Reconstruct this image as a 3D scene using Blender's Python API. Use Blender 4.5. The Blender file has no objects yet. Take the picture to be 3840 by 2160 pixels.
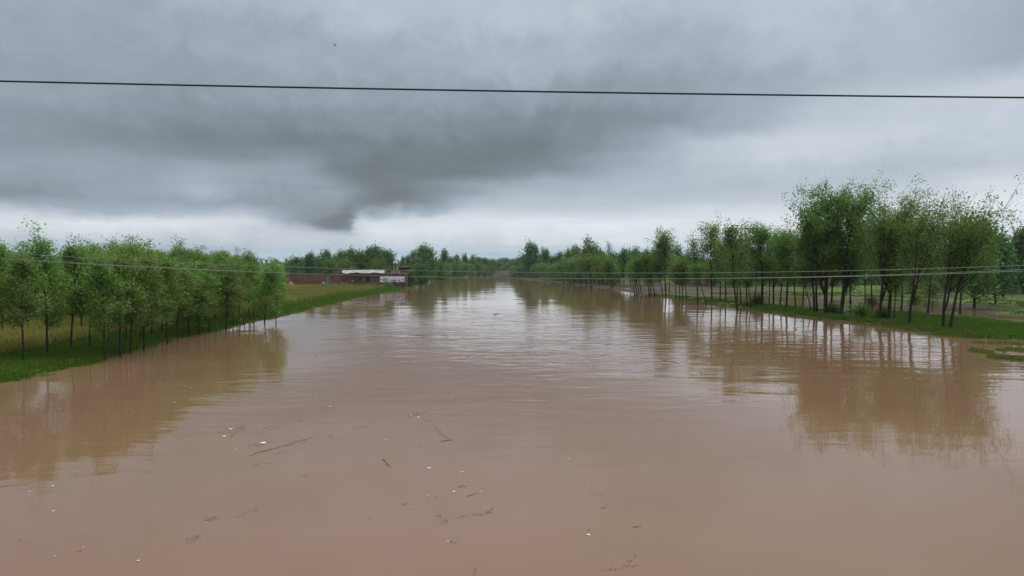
import bpy, math, random
import numpy as np
from mathutils import Vector, Matrix

R = math.radians
scene = bpy.context.scene
col = scene.collection

# ------------------------------------------------------------------ camera
CAM_H = 8.0
F = 2880.0                      # focal length in pixels of the 3840 px wide photograph
HOR = 1005.0                    # row of the horizon
PITCH = math.atan((1080.0 - HOR) / F)
cam_data = bpy.data.cameras.new('camera')
cam = bpy.data.objects.new('camera', cam_data)
col.objects.link(cam)
cam.location = (0, 0, CAM_H)
cam.rotation_euler = (R(90) - PITCH, 0, 0)
cam_data.sensor_width = 36.0
cam_data.lens = 36.0 * F / 3840.0
cam_data.clip_start = 0.1
cam_data.clip_end = 20000.0
scene.camera = cam

# ------------------------------------------------------------------ view
scene.view_settings.view_transform = 'Standard'
scene.view_settings.look = 'None'
scene.view_settings.exposure = 0.0
scene.view_settings.gamma = 1.0
scene.view_settings.use_curve_mapping = False

# ------------------------------------------------------------------ sky
SUN_AZ, SUN_EL = R(48), R(52)
world = bpy.data.worlds.new('World')
scene.world = world
world.use_nodes = True
wt = world.node_tree
wt.nodes.clear()
WN, WL = wt.nodes, wt.links

def wmath(op, a, b=None, c=None, clamp=False):
    n = WN.new('ShaderNodeMath'); n.operation = op; n.use_clamp = clamp
    for i, s in enumerate((a, b, c)):
        if s is None: continue
        if isinstance(s, (int, float)): n.inputs[i].default_value = s
        else: WL.new(s, n.inputs[i])
    return n.outputs[0]

def wrange(v, a, b, c=0.0, d=1.0, mode='SMOOTHSTEP'):
    n = WN.new('ShaderNodeMapRange'); n.interpolation_type = mode
    WL.new(v, n.inputs[0])
    for i, s in zip((1, 2, 3, 4), (a, b, c, d)): n.inputs[i].default_value = s
    return n.outputs[0]

def wmixf(f, a, b):
    n = WN.new('ShaderNodeMix'); n.data_type = 'FLOAT'
    for i, s in zip((0, 2, 3), (f, a, b)):
        if isinstance(s, (int, float)): n.inputs[i].default_value = s
        else: WL.new(s, n.inputs[i])
    return n.outputs[0]

# brightness of the cloud deck (0..255) by direction: rows of the sky in view, read where they stand
SKY_X = [0, 200, 400, 600, 750, 880, 1000, 1150, 1290, 1450, 1600, 1750, 1900, 2050, 2200, 2350, 2480, 2576]
SKY = {
    -40: [166, 168, 174, 182, 188, 191, 193, 196, 198, 198, 197, 196, 195, 195, 195, 191, 182, 174],
    30: [165, 165, 170, 176, 182, 186, 188, 191, 194, 193, 191, 190, 188, 190, 190, 186, 176, 168],
    130: [157, 158, 158, 160, 165, 168, 170, 173, 175, 174, 173, 172, 176, 184, 184, 178, 168, 164],
    230: [160, 158, 155, 150, 151, 154, 154, 153, 152, 151, 150, 152, 159, 172, 186, 196, 202, 205],
    300: [152, 146, 138, 131, 131, 136, 138, 136, 135, 135, 138, 149, 174, 208, 216, 208, 202, 200],
    370: [150, 143, 134, 124, 122, 124, 119, 120, 122, 134, 158, 196, 214, 210, 200, 194, 192, 196],
    400: [[0, 156], [200, 158], [400, 152], [500, 150], [600, 142], [700, 146], [760, 140], [800, 130], [880, 121], [1000, 119], [1150, 121], [1290, 124], [1450, 142], [1600, 168], [1750, 194], [1900, 204], [2050, 204], [2200, 197], [2350, 192], [2480, 194], [2576, 200]],
    430: [[0, 161], [200, 164], [400, 158], [500, 166], [600, 158], [700, 160], [750, 162], [800, 146], [850, 124], [900, 119], [1000, 119], [1150, 123], [1290, 128], [1450, 148], [1600, 172], [1750, 192], [1900, 196], [2050, 192], [2200, 190], [2350, 190], [2480, 196], [2576, 203]],
    460: [[0, 150], [200, 158], [400, 162], [500, 174], [600, 166], [700, 160], [750, 162], [800, 157], [850, 140], [885, 121], [950, 118], [1050, 130], [1150, 148], [1290, 168], [1450, 172], [1600, 182], [1750, 190], [1900, 192], [2050, 191], [2200, 192], [2350, 200], [2480, 212], [2576, 216]],
    490: [[0, 142], [150, 146], [300, 160], [420, 166], [500, 174], [600, 158], [700, 150], [800, 156], [860, 147], [900, 126], [950, 120], [1000, 122], [1060, 133], [1150, 152], [1290, 182], [1450, 182], [1600, 186], [1750, 188], [1900, 188], [2050, 190], [2200, 200], [2350, 214], [2480, 223], [2576, 226]],
    520: [[0, 178], [100, 162], [300, 158], [400, 155], [600, 149], [700, 145], [800, 146], [860, 134], [885, 128], [930, 124], [1000, 128], [1080, 150], [1150, 186], [1290, 200], [1450, 200], [1600, 204], [1750, 206], [1900, 206], [2050, 208], [2200, 218], [2350, 226], [2480, 230], [2576, 230]],
    545: [[0, 214], [100, 208], [250, 198], [400, 216], [600, 206], [700, 166], [760, 145], [800, 136], [860, 120], [885, 124], [903, 206], [950, 200], [1000, 186], [1050, 170], [1100, 190], [1150, 216], [1290, 218], [1450, 221], [1600, 223], [1750, 224], [1900, 225], [2050, 225], [2200, 225], [2350, 225], [2480, 225], [2576, 225]],
    560: [[0, 225], [200, 228], [400, 228], [600, 222], [680, 196], [740, 160], [800, 138], [860, 119], [885, 126], [902, 214], [950, 224], [1000, 222], [1150, 224], [1290, 226], [1450, 227], [1600, 228], [1750, 228], [1900, 227], [2050, 226], [2200, 222], [2350, 222], [2480, 222], [2576, 222]],
    574: [[0, 222], [200, 224], [400, 222], [600, 216], [700, 202], [760, 186], [800, 152], [850, 126], [880, 130], [905, 196], [950, 223], [1150, 226], [1290, 226], [1450, 227], [1600, 228], [1750, 227], [1900, 226], [2050, 222], [2200, 220], [2350, 220], [2480, 220], [2576, 220]],
    588: [[0, 210], [200, 213], [400, 212], [600, 208], [700, 206], [800, 196], [850, 184], [890, 190], [1000, 222], [1150, 222], [1290, 222], [1450, 222], [1600, 223], [1750, 222], [1900, 220], [2050, 216], [2200, 216], [2350, 216], [2480, 216], [2576, 216]],
    600: [203, 206, 205, 206, 203, 206, 213, 214, 214, 216, 218, 218, 214, 212, 212, 212, 212, 212],
    622: [188, 189, 192, 192, 194, 194, 196, 196, 197, 203, 210, 208, 203, 204, 206, 206, 206, 206],
    645: [186, 186, 187, 188, 190, 192, 192, 194, 194, 196, 198, 200, 202, 202, 202, 202, 202, 202],
    672: [196, 196, 196, 196, 198, 198, 200, 200, 200, 200, 200, 202, 204, 204, 204, 204, 204, 204],
}
SKYU = np.arange(0, 2577, 16)
def _row(r):
    if isinstance(r[0], list): return np.interp(SKYU, [p[0] for p in r], [p[1] for p in r])
    return np.interp(SKYU, SKY_X, r)
_ys = np.array(sorted(SKY)); _tab = np.array([_row(SKY[k]) for k in sorted(SKY)], float)

def sky_lookup(t, az):
    """cloud brightness at tan(elevation) t and azimuth az"""
    u = (1920 + F * math.tan(az)) / 1.4907
    v = (HOR - F * t / math.cos(az)) / 1.4907
    colv = np.array([np.interp(u, SKYU, r) for r in _tab])
    return float(np.interp(v, _ys, colv))

geo = WN.new('ShaderNodeNewGeometry')
neg = WN.new('ShaderNodeVectorMath'); neg.operation = 'SCALE'; neg.inputs['Scale'].default_value = -1.0
WL.new(geo.outputs['Incoming'], neg.inputs[0])
sep = WN.new('ShaderNodeSeparateXYZ'); WL.new(neg.outputs[0], sep.inputs[0])
dx, dy, dz = sep.outputs
horiz = wmath('SQRT', wmath('ADD', wmath('MULTIPLY', dx, dx), wmath('MULTIPLY', dy, dy)))
t_raw = wmath('DIVIDE', dz, wmath('MAXIMUM', horiz, 0.001))
az_raw = wmath('ARCTAN2', dx, dy)
# cloud-plane coordinates: a deck seen in perspective
zz = wmath('ADD', wmath('MAXIMUM', dz, 0.0), 0.07)
cmb = WN.new('ShaderNodeCombineXYZ')
WL.new(wmath('DIVIDE', dx, zz), cmb.inputs[0]); WL.new(wmath('DIVIDE', dy, zz), cmb.inputs[1])

def wnoise(scale, detail, rough, off, dist=0.0, src=None):
    mp = WN.new('ShaderNodeMapping'); mp.inputs['Location'].default_value = (off, off * .7, off * .3)
    WL.new(src or cmb.outputs[0], mp.inputs[0])
    n = WN.new('ShaderNodeTexNoise'); n.noise_dimensions = '3D'
    n.inputs['Scale'].default_value = scale; n.inputs['Detail'].default_value = detail
    n.inputs['Roughness'].default_value = rough; n.inputs['Distortion'].default_value = dist
    WL.new(mp.outputs[0], n.inputs['Vector'])
    return wmath('SUBTRACT', n.outputs['Fac'], 0.5)

n1 = wnoise(0.55, 4, 0.55, 3.1, 0.4)
n2 = wnoise(0.6, 4, 0.55, 11.7, 0.4)
n3 = wnoise(1.5, 5, 0.5, 7.3, 0.8)
n5 = wnoise(9.0, 5, 0.6, 2.2, 0.5, neg.outputs[0])
n6 = wnoise(26.0, 4, 0.6, 4.4, 0.8, neg.outputs[0])
amp = wrange(t_raw, 0.02, 0.2, 0.004, 0.06, 'LINEAR')
amp5 = wrange(t_raw, 0.02, 0.2, 0.013, 0.05, 'LINEAR')
t_w = wmath('ADD', wmath('ADD', t_raw, wmath('MULTIPLY', n1, amp)), wmath('ADD', wmath('MULTIPLY', n5, amp5), wmath('MULTIPLY', n6, wmath('MULTIPLY', amp5, 0.7))))
az_w = wmath('ADD', wmath('ADD', az_raw, wmath('MULTIPLY', n2, 0.07)), wmath('MULTIPLY', n5, 0.07))
AZM = R(38)
s_az = wrange(az_w, -AZM, AZM, 0.0, 1.0, 'LINEAR')
rows_t = [-0.012, 0.0035, 0.0125, 0.0255, 0.038, 0.0445, 0.052, 0.059, 0.0665, 0.080, 0.095, 0.1105, 0.126, 0.1415, 0.157, 0.193, 0.23, 0.28, 0.33]
val = None
prev_t = None
for t in rows_t:
    fc = WN.new('ShaderNodeFloatCurve'); m = fc.mapping; m.use_clip = False; m.extend = 'HORIZONTAL'
    c = m.curves[0]
    N = 49
    vals = [sky_lookup(t, -AZM + 2 * AZM * i / (N - 1)) / 255.0 + 0.012 for i in range(N)]
    c.points[0].location = (0, vals[0]); c.points[1].location = (1, vals[-1])
    for i in range(1, N - 1): c.points.new(i / (N - 1), vals[i])
    m.update()
    fc.inputs['Factor'].default_value = 1.0
    WL.new(s_az, fc.inputs['Value'])
    mean = sum(vals) / N
    # to the sides and behind the camera each band settles to its own mean
    side = wrange(wmath('ABSOLUTE', az_w), AZM * 0.97, AZM * 2.2)
    rowv = wmixf(side, fc.outputs[0], mean)
    if val is None: val = rowv
    else: val = wmixf(wrange(t_w, prev_t, t, mode='LINEAR' if t < .15 else 'SMOOTHSTEP'), val, rowv)
    prev_t = t
# overcast deck gets lighter towards the zenith
val = wmixf(wrange(t_w, 0.36, 0.75), val, 1.05)
val = wmixf(wrange(t_raw, 0.7, 2.4), val, 1.62)
val = wmath('ADD', val, wmath('MULTIPLY', n3, 0.07))
val = wmath('ADD', val, wmath('MULTIPLY', n5, 0.09))
val = wmath('ADD', val, wmath('MULTIPLY', n6, 0.05))
# thin level streaks of far cloud just over the horizon
stc = WN.new('ShaderNodeCombineXYZ')
WL.new(wmath('MULTIPLY', az_raw, 3.0), stc.inputs[0]); WL.new(wmath('MULTIPLY', t_raw, 120.0), stc.inputs[1])
n4 = wnoise(1.0, 3, 0.5, 5.5, 0.2, stc.outputs[0])
val = wmath('ADD', val, wmath('MULTIPLY', wmath('MULTIPLY', n4, 0.16), wrange(t_raw, 0.045, 0.02)))
lin = wmath('POWER', wmath('MAXIMUM', val, 0.01), 2.2)
ramp = WN.new('ShaderNodeValToRGB')
WL.new(val, ramp.inputs[0])
e = ramp.color_ramp.elements
e[0].position = 0.45; e[0].color = (0.42, 0.495, 0.548, 1)
e[1].position = 0.90; e[1].color = (0.465, 0.495, 0.525, 1)
k = ramp.color_ramp.elements.new(0.66); k.color = (0.42, 0.495, 0.585, 1)
low = WN.new('ShaderNodeMix'); low.data_type = 'RGBA'
WL.new(wrange(t_raw, 0.036, 0.018), low.inputs[0])
WL.new(ramp.outputs[0], low.inputs[6]); low.inputs[7].default_value = (0.40, 0.495, 0.575, 1)
scl = WN.new('ShaderNodeVectorMath'); scl.operation = 'SCALE'
WL.new(low.outputs[2], scl.inputs[0]); WL.new(wmath('MULTIPLY', lin, 2.0), scl.inputs['Scale'])
skyt = WN.new('ShaderNodeTexSky'); skyt.sky_type = 'NISHITA'; skyt.sun_disc = False
skyt.sun_elevation = SUN_EL; skyt.sun_rotation = SUN_AZ
bg_sky = WN.new('ShaderNodeBackground'); bg_sky.inputs['Strength'].default_value = 0.08
WL.new(skyt.outputs[0], bg_sky.inputs[0])
bg_cl = WN.new('ShaderNodeBackground'); bg_cl.inputs['Strength'].default_value = 1.0
WL.new(scl.outputs[0], bg_cl.inputs[0])
mixs = WN.new('ShaderNodeMixShader'); mixs.inputs[0].default_value = 0.95      # nearly closed cloud cover
WL.new(bg_sky.outputs[0], mixs.inputs[1]); WL.new(bg_cl.outputs[0], mixs.inputs[2])
wout = WN.new('ShaderNodeOutputWorld'); WL.new(mixs.outputs[0], wout.inputs[0])
world.cycles.sampling_method = 'MANUAL'; world.cycles.sample_map_resolution = 512

sun_d = bpy.data.lights.new('sun', 'SUN'); sun_d.energy = 1.5; sun_d.angle = R(25); sun_d.color = (1.0, 0.97, 0.92)
sun = bpy.data.objects.new('sun', sun_d); col.objects.link(sun)
sd = Vector((math.sin(SUN_AZ) * math.cos(SUN_EL), math.cos(SUN_AZ) * math.cos(SUN_EL), math.sin(SUN_EL)))
sun.rotation_euler = sd.to_track_quat('Z', 'Y').to_euler(); sun.location = (40, 20, 60)

# ------------------------------------------------------------------ helpers
def px(u, v, z=0.0):
    """the point at height z seen at (u, v) of the photograph"""
    a = (u - 1920) / F; b = (1080 - v) / F
    c, s = math.cos(PITCH), math.sin(PITCH)
    d = np.array([a, c + s * b, -s + c * b])
    k = (z - CAM_H) / d[2]
    return np.array([d[0] * k, d[1] * k, z])

def pxy(u, v, Y):
    """the point at distance Y seen at (u, v)"""
    a = (u - 1920) / F; b = (1080 - v) / F
    c, s = math.cos(PITCH), math.sin(PITCH)
    d = np.array([a, c + s * b, -s + c * b])
    k = Y / d[1]
    return np.array([d[0] * k, Y, CAM_H + d[2] * k])

def vnoise(x, y, seed=0):
    x = np.asarray(x, float); y = np.asarray(y, float)
    xi = np.floor(x); yi = np.floor(y); fx = x - xi; fy = y - yi
    fx = fx * fx * (3 - 2 * fx); fy = fy * fy * (3 - 2 * fy)
    def h(a, b):
        s = np.sin(a * 127.1 + b * 311.7 + seed * 74.7) * 43758.5453
        return s - np.floor(s)
    return (h(xi, yi) * (1 - fx) + h(xi + 1, yi) * fx) * (1 - fy) + (h(xi, yi + 1) * (1 - fx) + h(xi + 1, yi + 1) * fx) * fy

def fbm(x, y, seed=0, o=3):
    s = 0; a = 0.5; t = 0
    for i in range(o):
        s = s + a * vnoise(x * 2 ** i, y * 2 ** i, seed + i); t += a; a *= 0.5
    return s / t

def sstep(x, a, b):
    t = np.clip((np.asarray(x, float) - a) / (b - a), 0, 1)
    return t * t * (3 - 2 * t)

def tag(o, label=None, cat=None, group=None, kind=None):
    if label: o['label'] = label
    if cat: o['category'] = cat
    if group: o['group'] = group
    if kind: o['kind'] = kind
    return o

def link(name, data, parent=None, loc=None, rotz=0.0):
    o = bpy.data.objects.new(name, data); col.objects.link(o)
    if parent is not None: o.parent = parent
    if loc is not None: o.location = loc
    if rotz: o.rotation_euler = (0, 0, rotz)
    return o

def empty(name, loc, rotz=0.0):
    o = link(name, None, None, loc, rotz); o.empty_display_size = 0.3
    return o

def np_mesh(name, verts, polys, mats=(), midx=None, smooth=False):
    """verts (n,3); polys: list of (m,k) index arrays"""
    me = bpy.data.meshes.new(name)
    verts = np.asarray(verts, np.float32)
    me.vertices.add(len(verts)); me.vertices.foreach_set('co', verts.ravel())
    loops = np.concatenate([np.asarray(p, np.int32).ravel() for p in polys])
    tot = np.concatenate([np.full(len(p), np.asarray(p).shape[1], np.int32) for p in polys])
    start = np.concatenate([[0], np.cumsum(tot)[:-1]]).astype(np.int32)
    me.loops.add(len(loops)); me.loops.foreach_set('vertex_index', loops)
    me.polygons.add(len(tot)); me.polygons.foreach_set('loop_start', start); me.polygons.foreach_set('loop_total', tot)
    for m in mats: me.materials.append(m)
    if midx is not None: me.polygons.foreach_set('material_index', np.asarray(midx, np.int32))
    if smooth: me.polygons.foreach_set('use_smooth', np.ones(len(tot), bool))
    me.update(calc_edges=True)
    return me

class MB:
    """collects simple solids into one mesh"""
    def __init__(self): self.v = []; self.p = []; self.n = 0
    def add(self, v, faces):
        v = np.asarray(v, float)
        for f in faces: self.p.append([i + self.n for i in f])
        self.v.append(v); self.n += len(v); return self
    def box(self, c, s, rz=0.0, taper=1.0, jit=0.0, rng=None):
        hx, hy, hz = s[0] / 2, s[1] / 2, s[2] / 2
        v = np.array([[x * hx * (taper if z > 0 else 1), y * hy * (taper if z > 0 else 1), z * hz] for z in (-1, 1) for (x, y) in ((-1, -1), (1, -1), (1, 1), (-1, 1))])
        if jit: v += (rng or np.random.default_rng(1)).uniform(-jit, jit, v.shape)
        if rz:
            ca, sa = math.cos(rz), math.sin(rz); v = np.c_[v[:, 0] * ca - v[:, 1] * sa, v[:, 0] * sa + v[:, 1] * ca, v[:, 2]]
        return self.add(v + np.array(c), [(3, 2, 1, 0), (4, 5, 6, 7), (0, 1, 5, 4), (1, 2, 6, 5), (2, 3, 7, 6), (3, 0, 4, 7)])
    def tube(self, path, rad, k=7):
        v, f = tube(path, rad, k)
        return self.add(v, [tuple(q) for q in f] + [tuple(range(k - 1, -1, -1)), tuple(len(v) - k + i for i in range(k))])
    def lathe(self, prof, k=14, c=(0, 0, 0)):
        v = [[r * math.cos(2 * math.pi * i / k), r * math.sin(2 * math.pi * i / k), z] for (r, z) in prof for i in range(k)]
        f = [(j * k + i, j * k + (i + 1) % k, (j + 1) * k + (i + 1) % k, (j + 1) * k + i) for j in range(len(prof) - 1) for i in range(k)]
        f += [tuple(range(k - 1, -1, -1)), tuple((len(prof) - 1) * k + i for i in range(k))]
        return self.add(np.array(v) + np.array(c), f)
    def mesh(self, name, mat, smooth=False):
        me = bpy.data.meshes.new(name)
        me.from_pydata(np.concatenate(self.v).tolist(), [], self.p)
        me.materials.append(mat); me.update()
        if smooth:
            for p in me.polygons: p.use_smooth = True
        return me
    def build(self, name, mat, parent=None, smooth=False, loc=None):
        return link(name, self.mesh(name, mat, smooth), parent, loc)

def tube(path, rad, k=6):
    path = np.asarray(path, float); n = len(path)
    rad = np.broadcast_to(np.asarray(rad, float), (n,))
    d = np.gradient(path, axis=0); d /= np.linalg.norm(d, axis=1)[:, None] + 1e-9
    ref = np.array([0.0, 0, 1]) if abs(d[n // 2][2]) < 0.8 else np.array([1.0, 0, 0])
    a = np.cross(d, ref); a /= np.linalg.norm(a, axis=1)[:, None] + 1e-9
    b = np.cross(d, a)
    ang = np.linspace(0, 2 * np.pi, k, endpoint=False)
    v = path[:, None, :] + rad[:, None, None] * (np.cos(ang)[None, :, None] * a[:, None, :] + np.sin(ang)[None, :, None] * b[:, None, :])
    i = np.arange(n - 1)[:, None] * k; j = np.arange(k)[None, :]; j2 = (j + 1) % k
    f = np.stack([i + j, i + j2, i + k + j2, i + k + j], -1).reshape(-1, 4)
    return v.reshape(-1, 3), f

def leaf_quads(rng, c, size, ratio=0.7, up=0.35, drift=None):
    n = len(c)
    nrm = rng.normal(size=(n, 3)); nrm[:, 2] = np.abs(nrm[:, 2]) + up; nrm /= np.linalg.norm(nrm, axis=1)[:, None]
    r = rng.normal(size=(n, 3))
    if drift is not None: r += np.asarray(drift)
    a = r - (r * nrm).sum(1)[:, None] * nrm; a /= np.linalg.norm(a, axis=1)[:, None] + 1e-9
    b = np.cross(nrm, a)
    s = size * rng.uniform(0.65, 1.3, n)[:, None] * 0.5
    w = s * ratio
    v = np.stack([c - a * s, c + b * w - a * s * .15, c + a * s, c - b * w - a * s * .15], 1).reshape(-1, 3)
    f = np.arange(4 * n, dtype=np.int32).reshape(-1, 4)
    return v, f

# ------------------------------------------------------------------ materials
def new_mat(name):
    m = bpy.data.materials.new(name); m.use_nodes = True
    nt = m.node_tree; b = nt.nodes['Principled BSDF']
    return m, nt, b

def nmath(nt, op, a, b=None, clamp=False):
    n = nt.nodes.new('ShaderNodeMath'); n.operation = op; n.use_clamp = clamp
    for i, s in enumerate((a, b)):
        if s is None: continue
        if isinstance(s, (int, float)): n.inputs[i].default_value = s
        else: nt.links.new(s, n.inputs[i])
    return n.outputs[0]

def nnoise(nt, scale, detail=4, rough=0.55, vec=None, dist=0.0, sc=None):
    n = nt.nodes.new('ShaderNodeTexNoise'); n.inputs['Scale'].default_value = scale
    n.inputs['Detail'].default_value = detail; n.inputs['Roughness'].default_value = rough; n.inputs['Distortion'].default_value = dist
    if vec is None:
        g = nt.nodes.new('ShaderNodeNewGeometry'); vec = g.outputs['Position']
    if sc is not None:
        mp = nt.nodes.new('ShaderNodeMapping'); mp.inputs['Scale'].default_value = sc; nt.links.new(vec, mp.inputs[0]); vec = mp.outputs[0]
    nt.links.new(vec, n.inputs['Vector'])
    return n.outputs['Fac']

def nramp(nt, fac, stops):
    n = nt.nodes.new('ShaderNodeValToRGB'); e = n.color_ramp.elements
    while len(e) < len(stops): e.new(0.5)
    for k, (p, c) in zip(e, stops): k.position = p; k.color = (*c, 1)
    nt.links.new(fac, n.inputs[0]); return n.outputs[0]

def nbump(nt, h, strength, dist, b):
    n = nt.nodes.new('ShaderNodeBump'); n.inputs['Strength'].default_value = strength; n.inputs['Distance'].default_value = dist
    nt.links.new(h, n.inputs['Height']); nt.links.new(n.outputs[0], b.inputs['Normal'])

def rough_mat(name, lo, hi, scale=3.0, rough=0.85, bump=0.3, dist=0.03, spec=0.3, sc=None, detail=5):
    m, nt, b = new_mat(name)
    f = nnoise(nt, scale, detail, 0.6, sc=sc)
    c = nramp(nt, f, [(0.3, lo), (0.7, hi)])
    nt.links.new(c, b.inputs['Base Color']); b.inputs['Roughness'].default_value = rough
    b.inputs['Specular IOR Level'].default_value = spec
    if bump: nbump(nt, f, bump, dist, b)
    return m

def leaf_mat(name, dark, mid, pale, under, trans=0.3, rough=0.5):
    """leaves: each one its own tone, paler undersides, a little light coming through"""
    m, nt, b = new_mat(name)
    g = nt.nodes.new('ShaderNodeNewGeometry')
    c = nramp(nt, g.outputs['Random Per Island'], [(0.0, dark), (0.4, mid), (0.75, mid), (1.0, pale)])
    oi = nt.nodes.new('ShaderNodeObjectInfo')
    hsv = nt.nodes.new('ShaderNodeHueSaturation')
    nt.links.new(c, hsv.inputs['Color'])
    nt.links.new(nmath(nt, 'ADD', nmath(nt, 'MULTIPLY', oi.outputs['Random'], 0.04), 0.48), hsv.inputs['Hue'])
    nt.links.new(nmath(nt, 'ADD', nmath(nt, 'MULTIPLY', oi.outputs['Random'], 0.5), 0.88), hsv.inputs['Value'])
    mx = nt.nodes.new('ShaderNodeMix'); mx.data_type = 'RGBA'
    nt.links.new(nmath(nt, 'MULTIPLY', g.outputs['Backfacing'], 0.4), mx.inputs[0])
    nt.links.new(hsv.outputs[0], mx.inputs[6]); mx.inputs[7].default_value = (*under, 1)
    nt.links.new(mx.outputs[2], b.inputs['Base Color']); b.inputs['Roughness'].default_value = rough
    b.inputs['Specular IOR Level'].default_value = 0.22
    tr = nt.nodes.new('ShaderNodeBsdfTranslucent'); nt.links.new(mx.outputs[2], tr.inputs[0])
    ms = nt.nodes.new('ShaderNodeMixShader'); ms.inputs[0].default_value = trans
    nt.links.new(b.outputs[0], ms.inputs[1]); nt.links.new(tr.outputs[0], ms.inputs[2])
    nt.links.new(ms.outputs[0], nt.nodes['Material Output'].inputs[0])
    return m

M = {}
M['poplar_leaf'] = leaf_mat('poplar_leaf', (0.060, 0.120, 0.010), (0.115, 0.215, 0.022), (0.27, 0.34, 0.12), (0.16, 0.235, 0.10), 0.52)
M['tree_leaf'] = leaf_mat('tree_leaf', (0.044, 0.098, 0.009), (0.082, 0.165, 0.016), (0.15, 0.22, 0.05), (0.12, 0.175, 0.05), 0.46)
M['willow_leaf'] = leaf_mat('willow_leaf', (0.050, 0.105, 0.009), (0.090, 0.172, 0.018), (0.15, 0.215, 0.05), (0.12, 0.18, 0.05), 0.46)
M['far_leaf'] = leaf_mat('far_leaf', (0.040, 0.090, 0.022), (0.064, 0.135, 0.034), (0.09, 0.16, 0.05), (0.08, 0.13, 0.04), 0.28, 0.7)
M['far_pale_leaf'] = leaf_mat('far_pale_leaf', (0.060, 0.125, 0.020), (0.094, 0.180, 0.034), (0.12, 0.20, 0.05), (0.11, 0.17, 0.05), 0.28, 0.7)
M['brown_leaf'] = leaf_mat('brown_leaf', (0.05, 0.032, 0.028), (0.085, 0.055, 0.045), (0.11, 0.08, 0.06), (0.10, 0.07, 0.06), 0.2, 0.7)
M['bark'] = rough_mat('bark', (0.012, 0.009, 0.006), (0.034, 0.025, 0.018), 6, 0.9, 0.4, 0.03, sc=(3, 3, 1))
M['poplar_bark'] = rough_mat('poplar_bark', (0.022, 0.014, 0.009), (0.055, 0.035, 0.023), 5, 0.9, 0.3, 0.02, sc=(3, 3, 1))
M['mud_wall'] = rough_mat('mud_wall', (0.085, 0.042, 0.033), (0.150, 0.082, 0.064), 0.5, 0.95, 0.5, 0.08)
M['mud_wall_pale'] = rough_mat('mud_wall_pale', (0.115, 0.070, 0.054), (0.185, 0.118, 0.092), 0.6, 0.95, 0.5, 0.08)
M['mud_dark'] = rough_mat('mud_dark', (0.045, 0.028, 0.024), (0.10, 0.062, 0.050), 0.8, 0.9, 0.6, 0.12)
M['brick_wall'] = rough_mat('brick_wall', (0.17, 0.085, 0.065), (0.25, 0.13, 0.10), 1.2, 0.9, 0.3, 0.03)
M['brick_red'] = rough_mat('brick_red', (0.16, 0.06, 0.045), (0.24, 0.095, 0.07), 1.5, 0.9, 0.3, 0.03)
M['dark_void'] = rough_mat('dark_void', (0.012, 0.010, 0.009), (0.022, 0.018, 0.016), 2, 0.9, 0)
M['roof_earth'] = rough_mat('roof_earth', (0.06, 0.045, 0.038), (0.12, 0.09, 0.07), 1.5, 0.95, 0.5, 0.06)
M['tarp'] = rough_mat('tarp', (0.14, 0.13, 0.12), (0.38, 0.355, 0.345), 0.5, 0.5, 0.3, 0.1, sc=(1, 1, 3))
M['white'] = rough_mat('white', (0.46, 0.44, 0.44), (0.62, 0.60, 0.60), 4, 0.6, 0.1)
M['foam'] = rough_mat('foam', (0.40, 0.37, 0.33), (0.66, 0.63, 0.58), 30, 0.7, 0.2, 0.005)
M['grey_metal'] = rough_mat('grey_metal', (0.11, 0.12, 0.13), (0.19, 0.205, 0.22), 2, 0.55, 0.1)
M['blue_door'] = rough_mat('blue_door', (0.09, 0.11, 0.15), (0.14, 0.165, 0.21), 2, 0.6, 0.1)
M['concrete'] = rough_mat('concrete', (0.22, 0.20, 0.18), (0.34, 0.31, 0.28), 1.5, 0.9, 0.3)
M['black_cable'] = rough_mat('black_cable', (0.006, 0.006, 0.010), (0.012, 0.011, 0.018), 5, 0.5, 0)
M['pale_wire'] = rough_mat('pale_wire', (0.13, 0.14, 0.115), (0.19, 0.20, 0.17), 6, 0.45, 0)
M['skin'] = rough_mat('skin', (0.25, 0.14, 0.09), (0.32, 0.19, 0.13), 10, 0.6, 0)
M['cloth_white'] = rough_mat('cloth_white', (0.62, 0.61, 0.60), (0.78, 0.77, 0.76), 8, 0.9, 0.1)
M['cloth_dark'] = rough_mat('cloth_dark', (0.018, 0.016, 0.018), (0.035, 0.030, 0.032), 8, 0.9, 0.1)
M['cloth_grey'] = rough_mat('cloth_grey', (0.20, 0.19, 0.185), (0.30, 0.285, 0.28), 8, 0.9, 0.1)
M['hair'] = rough_mat('hair', (0.01, 0.008, 0.007), (0.02, 0.016, 0.014), 8, 0.7, 0)
M['rubber'] = rough_mat('rubber', (0.012, 0.012, 0.012), (0.022, 0.022, 0.022), 8, 0.8, 0)
M['bike_red'] = rough_mat('bike_red', (0.16, 0.02, 0.02), (0.22, 0.03, 0.03), 3, 0.35, 0)
M['bike_metal'] = rough_mat('bike_metal', (0.25, 0.25, 0.26), (0.4, 0.4, 0.41), 3, 0.35, 0)
M['twig'] = rough_mat('twig', (0.070, 0.048, 0.034), (0.15, 0.104, 0.074), 12, 0.8, 0)
M['bird'] = rough_mat('bird', (0.012, 0.012, 0.014), (0.03, 0.03, 0.034), 12, 0.7, 0)

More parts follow.
